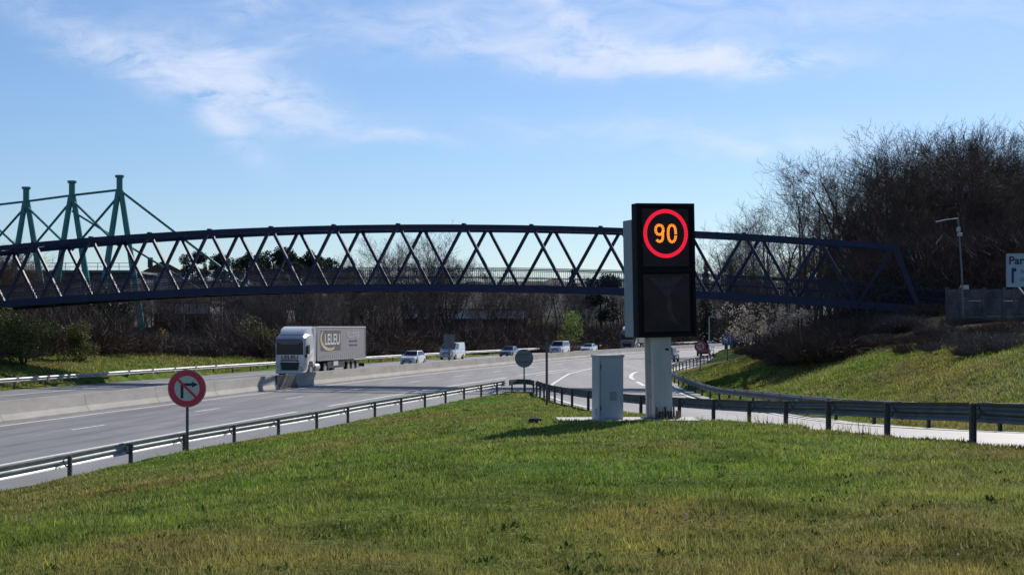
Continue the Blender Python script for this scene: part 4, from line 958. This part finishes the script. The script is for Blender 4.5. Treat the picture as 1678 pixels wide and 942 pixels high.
# ------------------------------------------------------------ far ridges
def ridge(label, d, pts, seed):
    r = random.Random(seed); V = []; Fq = []; k = 0; xs_ = []
    P_ = [((px-839)/F*d, CH+(HOR-py)*d/F) for px, py in pts]; x0, x1 = P_[0][0], P_[-1][0]; n = 160
    X_ = np.linspace(x0, x1, n); Z_ = np.interp(X_, [p[0] for p in P_], [p[1] for p in P_])+np.array([r.gauss(0, .004*d/6) for _ in range(n)])
    rows = [(-d*.12, 0), (-d*.06, .55), (0, 1), (d*.1, .8), (d*.25, 0)]
    V = [(x, d+dy, z*f) for dy, f in rows for x, z in zip(X_, Z_)]; ii = np.arange(len(V)).reshape(len(rows), n)
    Fa = np.stack([ii[:-1, :-1], ii[:-1, 1:], ii[1:, 1:], ii[1:, :-1]], -1).reshape(-1, 4)
    o = place('distant_hills', npmesh('distant_hills', np.array(V), Fa, M['hill'], None, True)); tag(o, label, kind='structure')
ridge('low wooded hills on the horizon behind the motorway', 1500, [(-600, 485), (0, 478), (400, 470), (700, 466), (900, 459), (1050, 455), (1250, 462), (1500, 470), (2400, 485)], 3)

# ------------------------------------------------------------ vehicles
def loft(stations, cap=True):
    mb = MB(); n = None
    for sec in stations:
        n = len(sec); mb.v += sec
    for i in range(len(stations)-1):
        for k in range(n): j = (k+1) % n; mb.f.append((i*n+k, i*n+j, (i+1)*n+j, (i+1)*n+k))
    if cap: mb.f.append(tuple(range(n))); mb.f.append(tuple((len(stations)-1)*n+k for k in range(n))[::-1])
    return mb
def section(y_, zl, zt_, w_):
    h = zt_-zl; half = [(w_*.90, zl), (w_*.98, zl+h*.25), (w_, zl+h*.55), (w_*.97, zl+h*.85), (w_*.88, zt_)]
    return [(x, y_, z) for x, z in half] + [(-x, y_, z) for x, z in half[::-1]]
paints = {}
def paint_m(c):
    if c not in paints: paints[c] = mat('car_paint_%d' % len(paints), c, .28, .15, .03, 1, coat=.6)
    return paints[c]
def wheel_mesh(r=.33, wd=.22):
    return MB().cyl((0, 0, 0), r, wd, 'X', 20).mesh('wheel', M['rubber'], 40), MB().cyl((0, 0, 0), r*.62, wd+.02, 'X', 14).mesh('rim', M['galv'], 40)
WM, RM = wheel_mesh(); WT, RT = wheel_mesh(.5, .3)
SHAPES = {   # lower body (y, zlow, ztop, halfwidth); cabin: A windscreen base, B roof front, C roof rear, D rear base; belt/roof half widths
 'hatch': ([(-2.0, .35, .62, .66), (-1.9, .22, .78, .80), (-1.3, .2, .93, .87), (-.8, .2, .99, .88), (.9, .2, 1.02, .88), (1.7, .22, 1.02, .84), (1.98, .35, .9, .74)], ((-1.0, .98), (-.35, 1.46), (1.25, 1.50), (1.9, 1.0)), .80, .60, (-1.25, 1.25)),
 'sedan': ([(-2.2, .35, .58, .68), (-2.1, .22, .72, .82), (-1.4, .2, .86, .88), (-.8, .2, .94, .89), (1.2, .2, .97, .89), (2.0, .22, .98, .86), (2.25, .35, .85, .74)], ((-.95, .93), (-.2, 1.38), (.95, 1.40), (1.75, .97)), .80, .58, (-1.35, 1.35)),
 'suv': ([(-2.2, .4, .75, .72), (-2.1, .25, .92, .86), (-1.4, .24, 1.05, .92), (-.8, .24, 1.1, .93), (1.2, .24, 1.12, .93), (2.0, .25, 1.12, .9), (2.22, .4, 1.0, .8)], ((-1.05, 1.08), (-.45, 1.62), (1.5, 1.66), (2.1, 1.1)), .84, .66, (-1.35, 1.35)),
 'minivan': ([(-2.4, .4, .8, .75), (-2.3, .25, 1.0, .9), (-1.7, .24, 1.15, .95), (-1.2, .24, 1.2, .96), (1.5, .24, 1.2, .96), (2.3, .25, 1.2, .95), (2.45, .4, 1.1, .9)], ((-1.55, 1.17), (-.75, 1.88), (2.2, 1.92), (2.43, 1.18)), .90, .76, (-1.5, 1.5)),
 'van': ([(-2.4, .4, .85, .75), (-2.3, .25, 1.05, .9), (-1.7, .24, 1.2, .96), (-1.2, .24, 1.25, .97), (1.5, .24, 1.25, .97), (2.3, .25, 1.25, .96), (2.45, .4, 1.15, .92)], ((-1.6, 1.22), (-.85, 2.02), (2.3, 2.06), (2.45, 1.23)), .93, .84, (-1.5, 1.5)),
}
def car(name, label, cat, shape, col, px, py, dirn=-1, z=0.0, s=1.0, yaw=0.0, Y=None):
    x, y_ = P(px, py, z); 
    if Y: x, y_ = (px-839)/F*Y, Y
    y_ += 2.0; x += 2.0*(px-839)/F
    o_, yk = coff(np.array([x]), np.array([y_])); sl_ = math.atan(float(Cs(yk[0]))); rz = -sl_ if dirn < 0 else PI-sl_
    t = thing(name, label, cat, (x, y_, z), rz+yaw); t.scale = (s,)*3
    low, (A_, B_, C_, D_), wb, wt, wy_ = SHAPES[shape]; pm = paint_m(col)
    body = loft([section(*q) for q in low]).build('body', pm, t, smooth=35)
    cb_ = MB(); q = [A_, B_, C_, D_]
    sec = lambda p, wd, zz: (wd, p[0], zz)
    V = []
    for (yy, zz), wd in zip(q, (wb, wt, wt, wb)): V += [(-wd, yy, zz), (wd, yy, zz)]
    V += [(-wt*.8, B_[0]+.15, B_[1]+.03), (wt*.8, B_[0]+.15, B_[1]+.03)]
    cb_.v = V[:8]; cb_.f = [(0, 1, 3, 2), (2, 3, 5, 4), (4, 5, 7, 6), (0, 2, 4, 6), (1, 7, 5, 3), (0, 6, 7, 1)]
    cab_o = cb_.build('cabin', pm, t, bevel=.04)
    def lerp(a, b, f): return tuple(a[i]+(b[i]-a[i])*f for i in range(len(a)))
    def pane(nm, a, b, c, d, outv, m='glass'):
        MB().prism([a, b, c, d], Vector(outv)*.03).build(nm, M[m], cab_o)
    f3 = lambda sgn, p, wd: (sgn*wd, p[0], p[1])
    # windscreen and rear window
    for (p, r_, nm, sg) in ((A_, B_, 'windscreen', -1), (D_, C_, 'rear_window', 1)):
        if shape == 'van' and sg == 1: continue
        a = lerp(f3(-1, p, wb), f3(-1, r_, wt), .1); b = lerp(f3(1, p, wb), f3(1, r_, wt), .1); c = lerp(f3(1, p, wb), f3(1, r_, wt), .9); d = lerp(f3(-1, p, wb), f3(-1, r_, wt), .9)
        ins = lambda a, b: (lerp(a, b, .06), lerp(a, b, .94))
        a, b = ins(a, b); d, c = ins(d, c); nrm = (0, sg*.8, .6); pane(nm, a, b, c, d, nrm)
    for sgn in (-1, 1):
        a, b, c, d = f3(sgn, A_, wb), f3(sgn, B_, wt), f3(sgn, C_, wt), f3(sgn, D_, wb)
        def sp(u, v_): lo_ = lerp(a, d, u); hi_ = lerp(b, c, u); return lerp(lo_, hi_, v_)
        segs = ((.07, .46), (.50, .90)) if shape != 'van' else ((.05, .30),)
        if shape == 'minivan': segs = ((.05, .33), (.36, .64), (.67, .93))
        for (u0, u1) in segs: pane('side_window', sp(u0, .14), sp(u1, .14), sp(u1, .86), sp(u0, .86), (sgn, 0, .2))
    L0 = low[0][0]; L1 = low[-1][0]; zf = low[1][2]
    for sgn in (-1, 1):
        MB().prism([(sgn*.48, L0+.02, zf-.22), (sgn*.74, L0+.1, zf-.2), (sgn*.74, L0+.13, zf-.06), (sgn*.5, L0+.1, zf-.05)], (0, -.06, 0)).build('headlight', M['chrome'], body)
        MB().box((sgn*.68, L1+.0, low[-2][2]-.2), (.2, .12, .2)).build('tail_light', M['redl'], body)
        MB().box((sgn*(wb+.14), A_[0]+.25, A_[1]+.06), (.2, .1, .14)).build('mirror', pm, body, bevel=.02)
        for yy in wy_:
            w_ = place('wheel', WM, t, (sgn*(low[2][3]-.10), yy, .33)); place('rim', RM, w_)
    MB().box((0, L0-.02, zf-.36), (1.0, .1, .16)).box((0, L0-.01, zf-.18), (.7, .06, .09)).build('grille', M['blackp'], body, bevel=.02)
    MB().box((0, L0-.075, zf-.40), (.5, .015, .1)).build('front_plate', M['plate'], body); MB().box((0, L1+.03, zf-.25), (.5, .015, .11)).build('rear_plate', M['plate'], body)
    return t
W_ = (.72, .73, .75)
car('small_car', 'white compact car right of the lorry, nearest white car on the far carriageway', 'car', 'hatch', W_, 677, 598.5)
car('delivery_van', 'white van partly behind the two panel sign on the far carriageway', 'van', 'van', W_, 741, 589, s=1.0)
car('dark_car', 'dark blue grey car left of the round grey sign back on the far carriageway', 'car', 'sedan', (.10, .14, .20), 835, 585)
car('minibus', 'white people carrier between the thin post and the grey cabinet on the far carriageway', 'minivan', 'minivan', W_, 917, 580.5)
car('white_saloon', 'white saloon car just right of the people carrier on the far carriageway', 'car', 'sedan', W_, 965, 578)
car('distant_car', 'pale saloon car far off between the display column and the round red sign', 'car', 'sedan', (.6, .62, .66), 1138, 564)
car('distant_car', 'far off light blue car just left of the blue sign', 'car', 'hatch', (.32, .42, .52), 1167, 563.5)
car('red_car', 'dark red car driving away behind the small round red sign', 'car', 'suv', (.16, .015, .03), 1156, 583, 1)
car('silver_car', 'silver car on the near carriageway half hidden behind the display column', 'car', 'suv', (.45, .46, .48), 1096, 593, 1)
car('dark_van', 'dark van on the near carriageway half hidden by the blossom tree', 'van', 'van', (.03, .035, .05), 1212, 577, 1, s=1.15)

def lorry(label, px, d, full=True, s=1.0, colr=(.62, .65, .69)):
    x = (px-839)/F*d; yk = coff(np.array([x]), np.array([d]))[1][0]; t = thing('articulated_lorry', label, 'lorry', (x, d, 0), -math.atan(float(Cs(yk)))+(.02 if full else 0)); t.scale = (s,)*3
    pm = paint_m(colr)
    # cab: front face at y = 0, 2.5 wide
    secs = []
    for (y_, zl, zt_, w_) in ((.0, .75, 3.0, 1.16), (.12, .42, 3.22, 1.24), (.7, .42, 3.42, 1.25), (2.15, .5, 3.5, 1.25), (2.2, .55, 3.48, 1.24)):
        half = [(w_*.94, zl), (w_, zl+.3), (w_, 2.3), (w_*.97, zt_-.15), (w_*.86, zt_)]; secs.append([(a, y_, b) for a, b in half]+[(-a, y_, b) for a, b in half[::-1]])
    cab = loft(secs).build('cab', pm, t, smooth=35)
    MB().prism([(-1.13, -.03, 1.78), (1.13, -.03, 1.78), (1.10, -.03, 2.72), (.85, -.03, 2.72), (.7, -.03, 2.60), (-.7, -.03, 2.60), (-.85, -.03, 2.72), (-1.10, -.03, 2.72)], (0, .06, 0)).build('windscreen', M['glass'], cab)
    MB().prism([(-1.17, -.06, 2.70), (-.82, -.06, 2.68), (-.68, -.06, 2.56), (.68, -.06, 2.56), (.82, -.06, 2.68), (1.17, -.06, 2.70), (1.1, -.06, 3.0), (-1.1, -.06, 3.0)], (0, -.12, .03)).build('sun_visor', M['signback'], cab)
    MB().prism([(-.80, .03, 1.16), (.80, .03, 1.16), (.62, .03, .55), (-.62, .03, .55)], (0, -.11, 0)).build('grille', M['blackp'], cab, bevel=.03)
    MB().box((0, -.03, 1.3), (1.45, .05, .14)).build('upper_grille', M['blackp'], cab)
    MB().box((0, -.065, 1.245), (1.25, .04, .06)).build('chrome_strip', M['chrome'], cab)
    MB().box((0, .02, .42), (2.3, .34, .28)).build('bumper', pm, cab, bevel=.06)
    MB().box((0, -.165, .42), (.62, .02, .15)).build('front_plate', M['plate'], cab)
    for sg in (-1, 1):
        MB().box((sg*.9, -.05, .66), (.34, .1, .2)).build('headlight', M['chrome'], cab, bevel=.03)
        mi = MB().box((sg*1.40, .1, 2.15), (.2, .12, .62)).box((sg*1.31, .12, 1.68), (.2, .12, .24)).build('mirror', M['blackp'], cab, bevel=.03)
        MB().prism([(sg*1.262, .35, 1.82), (sg*1.262, 1.15, 1.82), (sg*1.25, 1.15, 2.55), (sg*1.25, .5, 2.55)], (sg*.012, 0, 0)).build('side_window', M['glass'], cab)
        for zz in (.55, .85): MB().box((sg*1.2, .95, zz), (.14, .5, .06)).build('step', M['blackp'], cab)
    if full: text('LELEU', .36, M['blackp'], (0, -.05, 1.56), (PI/2, 0, 0), cab, 'front_lettering', .004, .006, xs=1.5)
    # roof fairing
    fr_ = loft([[(w_, y_, zl), (w_*.94, y_, zt_), (-w_*.94, y_, zt_), (-w_, y_, zl)] for y_, zl, zt_, w_ in ((.45, 3.36, 3.46, 1.0), (.9, 3.36, 3.78, 1.12), (1.7, 3.4, 3.98, 1.18), (2.15, 3.4, 4.0, 1.2))]).build('roof_fairing', M['white'], t, smooth=35)
    MB().box((1.21, 2.42, 2.35), (.05, .5, 3.2)).box((-1.21, 2.42, 2.35), (.05, .5, 3.2)).build('side_deflector', pm, t, bevel=.02)
    # chassis
    MB().box((0, 3.6, .85), (.9, 5.6, .3)).box((0, 10, 1.12), (1.0, 11, .25)).build('chassis', M['blackp'], t)
    y0, y1 = 2.95, 16.5
    box_ = MB().box((0, (y0+y1)/2, 2.62), (2.5, y1-y0, 2.62)).build('trailer_body', mat('curtain_side', (.30, .29, .295), .7, 0, .05, .8, stretch=(1, 2, .3)), t)
    MB().box((0, (y0+y1)/2, 3.965), (2.55, y1-y0+.04, .10)).build('roof_rail', M['white'], box_)
    MB().box((0, (y0+y1)/2, 1.27), (2.54, y1-y0+.02, .12)).build('sill_rail', M['galv'], box_)
    MB().box((0, y0-.01, 2.62), (2.46, .03, 2.55)).build('headboard', M['white'], box_)
    st__ = MB()
    for k in range(24): st__.box((1.262, y0+.35+k*.555, 1.52), (.012, .06, .38)).box((-1.262, y0+.35+k*.555, 1.52), (.012, .06, .38))
    st__.build('strap_buckles', M['white'], box_)
    MB().box((1.27, y1-.06, 2.62), (.03, .12, 2.6)).box((1.27, y0+.06, 2.62), (.03, .12, 2.6)).build('corner_post', M['galv'], box_)
    if full:
        lg = MB().box((1.258, y0+3.6, 2.85), (.008, 5.3, 1.65)).build('logo_panel', mat('logo_grey', (.11, .10, .095), .7), box_)
        text('LELEU', 1.25, M['white'], (1.27, y0+3.95, 2.9), (PI/2, 0, PI/2), lg, 'logo_lettering', .004, .03, xs=1.25)
        cr = MB(); n = 26
        for k in range(n):
            a0 = math.radians(140+160*k/n); a1 = math.radians(140+160*(k+1)/n)
            f = lambda a, e: (1.272, y0+3.2+math.cos(a)*2.45, 2.98+math.sin(a)*(.98)) if e else (1.272, y0+3.45+math.cos(a)*(2.3), 3.08+math.sin(a)*(.85))
            cr.prism([f(a0, 1), f(a1, 1), f(a1, 0), f(a0, 0)], (.004, 0, 0))
        cr.build('logo_crescent', mat('logo_cream', (.62, .53, .33), .7), lg)
        text('ROUTAGE', .72, M['white'], (1.262, y0+9.8, 3.25), (PI/2, 0, PI/2), box_, 'side_lettering', .003, .006, xs=1.1)
        for z_ in (2.75, 2.4): text('TRANSPORTS LOGISTIQUE', .20, M['signback'], (1.262, y0+9.8, z_), (PI/2, 0, PI/2), box_, 'side_lettering', .003)
    MB().box((1.16, 8.2, .8), (.1, 4.6, .5)).box((-1.16, 8.2, .8), (.1, 4.6, .5)).build('side_guard', M['blackp'], t, bevel=.01)
    MB().box((1.19, 7.6, .92), (.12, 1.9, .36)).build('tool_box', M['white'], t, bevel=.02)
    MB().box((1.0, 6.5, .85), (.5, 1.6, .5)).build('pallet_box', M['blackp'], t)
    MB().cyl((1.0, 3.0, .72), .33, 1.1, 'Y', 18).build('fuel_tank', M['galv'], t, smooth=40)
    MB().prism([(1.22, .75, .55), (1.22, .85, .95), (1.22, 1.1, 1.25), (1.22, 1.75, 1.25), (1.22, 2.0, .95), (1.22, 2.08, .55)], (.045, 0, 0)).build('wheel_arch', M['blackp'], t)
    for yy in (1.4, 5.0, 11.4, 12.7, 14.0):
        for sg in (-1, 1): w_ = place('wheel', WT, t, (sg*1.12, yy, .5)); place('rim', RT, w_)
    MB().box((0, 16.45, .6), (2.3, .1, .3)).build('rear_bumper', M['blackp'], t)
    return t
lorry('white articulated lorry with LELEU on its grey curtain side, coming towards the camera', 475, 121.5)
lorry('distant dark fronted articulated lorry partly behind the display column', 1028, 262, False, 1.0, (.16, .17, .20))
# far lamp post behind the right blossom
fl = thing('street_lamp', 'faint distant lamp post right of the display under the bridge', 'lamp post', ((1162-839)/F*290, 290, 0))
MB().tube([(0, 0, 0), (0, 0, 4+16*290/F)], [.14, .09], 8).build('pole', M['galv'], fl); MB().bar((0, 0, 4+15*290/F), (1.8, 0, 4+17*290/F), .12).build('arm', M['galv'], fl)

# ------------------------------------------------------------ grass blades on the nose and banks
def blades(name, label, n, sampler, hmin, hmax, seed, wk=1.0, dryp=.14):
    rn = np.random.RandomState(seed); X, Y = sampler(rn, n); z = ht(X, Y); n = len(X)
    cl = .5+.5*np.sin(X*2.3+np.sin(Y*1.7)*2)*np.sin(Y*1.9+np.sin(X*1.3)*2)
    h = rn.uniform(hmin, hmax, n)*(.55+.75*cl)*(1+.6*(rn.rand(n) > .97)); dist = np.hypot(X, Y)
    ww = np.maximum(.0035, .00042*dist)*rn.uniform(.7, 1.4, n)*wk; a = rn.uniform(0, 2*PI, n); ln = rn.uniform(.1, .75, n)*h; b = rn.uniform(0, 2*PI, n)
    base = np.stack([X, Y, z-.01], -1); sdv = np.stack([np.cos(a), np.sin(a), 0*a], -1)*ww[:, None]; tip = base+np.stack([np.cos(b)*ln, np.sin(b)*ln, h], -1)
    V = np.stack([base-sdv, base+sdv, tip], 1).reshape(-1, 3); patch = np.sin(X*.55+2*np.sin(Y*.31))*np.sin(Y*.47+1.5*np.sin(X*.42+1)); pr = np.clip(dryp*(1+1.6*patch), 0.02, .9); dry = np.where(rn.rand(n) < pr, rn.uniform(.4, 1, n), rn.uniform(0, .15, n)); tone = np.exp(rn.normal(size=n)*.22)*(.80+.36*cl); 
    o = place(name, npmesh(name, V, np.arange(len(V)).reshape(-1, 3), G_blade, {'dry': np.repeat(dry, 3), 'tone': np.repeat(tone, 3)})); tag(o, label, 'grass', kind='stuff')
def samp_nose(rn, n):
    Y = 7.0*(92/7.0)**(rn.rand(n*2)**1.0); X = (rn.rand(n*2)*2-1)*(.42*Y+1.5); lx, _ = xat(LRs, Y); rx, _ = xat(RRs, Y); ok = (X > lx+.35) & (X < rx+.1)
    ok &= ~((X > 1.0) & (X < 4.2) & (Y > 34.25) & (Y < 36.15)); return X[ok][:n], Y[ok][:n]
blades('grass', 'short mown green and olive grass covering the nose in the foreground', 380000, samp_nose, .025, .085, 201, 1.25)
def samp_bank(rn, n):
    Y = rn.uniform(30, 125, n*2); ox, _ = xat(ORs, Y); X = ox+.5+rn.rand(n*2)*14; ok = litter(X, Y) < .5; return X[ok][:n], Y[ok][:n]
blades('bank_grass', 'rough grass on the sunlit bank to the right of the slip road', 130000, samp_bank, .06, .18, 202, 1.0, .24)
def samp_left(rn, n):
    Yk = rn.uniform(80, 175, n*2); o_ = rn.uniform(17, 40, n*2); s = Cs(Yk); q = np.sqrt(1+s*s); X = Cx(Yk)-o_/q; Y = Yk+o_*s/q; ok = litter(X, Y) < .6; return X[ok][:n], Y[ok][:n]
blades('verge_grass', 'sunlit grass on the left bank beyond the far guardrail', 60000, samp_left, .1, .25, 203, 1.0, .3)
# broad-leaved weeds scattered in the lawn
rn = np.random.RandomState(77); Vs = []
for k in range(520):
    Y = 8.5*(70/8.5)**rn.rand(); X = rn.uniform(-1, 1)*.36*Y
    if not (float(xat(LRs, Y)[0])+.6 < X < float(xat(RRs, Y)[0])-.2): continue
    z = hz(X, Y); s = rn.uniform(.018, .05)*(1+Y/50)
    for j in range(12):
        a = rn.uniform(0, 2*PI); d = np.array([math.cos(a), math.sin(a), rn.uniform(.25, 1.0)])*s; p = np.array([-math.sin(a), math.cos(a), 0])*s*.22; o = np.array([X, Y, z])+rn.normal(size=3)*[.04, .04, 0]
        Vs += [o, o+d*.5+p, o+d, o+d*.5-p]
V = np.array(Vs); WD = mat('weed_leaves', (.035, .09, .018), .95, 0, .4, 3, trans=.35, spec=.05)
tag(place('weeds', npmesh('weeds', V, np.arange(len(V)).reshape(-1, 4), WD)), 'small dark broad leaved weeds dotted through the foreground lawn', 'weeds', kind='stuff')
rn = np.random.RandomState(78); Vs = []
for k in range(110):
    Y = 8.5*(60/8.5)**rn.rand(); X = rn.uniform(-1, 1)*.36*Y
    if not (float(xat(LRs, Y)[0])+.6 < X < float(xat(RRs, Y)[0])-.2): continue
    z = hz(X, Y)+rn.uniform(.03, .07); s = rn.uniform(.004, .009)*(1+Y/30); o = np.array([X, Y, z])
    for q in ((1, 0), (0, 1), (-1, 0), (0, -1)): Vs.append(o+np.array([q[0]*s, q[1]*s*.6, q[1]*s]))
V = np.array(Vs); tag(place('daisies', npmesh('daisies', V, np.arange(len(V)).reshape(-1, 4), M['blossom'])), 'tiny pale daisies dotted through the foreground lawn', 'daisies', kind='stuff')
rn = np.random.RandomState(79); Vs = []
for (cx_, cy_, sp_, n_s, hh_) in ((7.0, 29.5, .7, 130, .34), (6.4, 33.5, .4, 50, .25), (3.3, 34.5, .35, 60, .16), (4.0, 34.7, .3, 40, .2), (2.0, 34.45, .3, 30, .12), (-9.6, 44.5, .3, 40, .2), (6.0, 38, .4, 50, .3), (-4.3, 60, .5, 40, .2)):
    for j in range(n_s):
        x, y_ = cx_+rn.normal()*sp_, cy_+rn.normal()*sp_*.6; z = hz(x, y_); h_ = hh_*rn.uniform(.4, 1.2); l_ = rn.normal(size=2)*h_*.35; w_ = .006*(1+cy_/40)
        a = rn.uniform(0, 2*PI); sd_ = np.array([math.cos(a), math.sin(a), 0])*w_; o = np.array([x, y_, z-.02]); Vs += [o-sd_, o+sd_, o+np.array([l_[0], l_[1], h_])]
V = np.array(Vs); tag(place('tall_grass', npmesh('tall_grass', V, np.arange(len(V)).reshape(-1, 3), G_blade, {'dry': np.repeat(rn.uniform(.1, .8, len(V)//3), 3), 'tone': np.ones(len(V))})), 'taller dry grass tufts left uncut beside the guardrail posts and the concrete slab', 'grass', kind='stuff')
# stone in the grass left of the slab
ib = bmesh.new(); bmesh.ops.create_icosphere(ib, subdivisions=2, radius=.16); rr = random.Random(3)
for v_ in ib.verts: v_.co *= rr.uniform(.8, 1.15); v_.co.z *= .6
me = bpy.data.meshes.new('molehill'); ib.to_mesh(me); ib.free(); me.materials.append(mat('soil', (.05, .04, .03), .95, 0, .3, 6))
mx_, my_ = (877-839)/F*33.2, 33.2; tag(place('molehill', me, None, (mx_, my_, hz(mx_, my_)+.05), 0, (.9, .8, .8)), 'small dark mound of soil in the grass left of the concrete slab', 'mound')
print('TRIS', sum(len(m.polygons) for m in bpy.data.meshes), 'objects', len(bpy.data.objects))
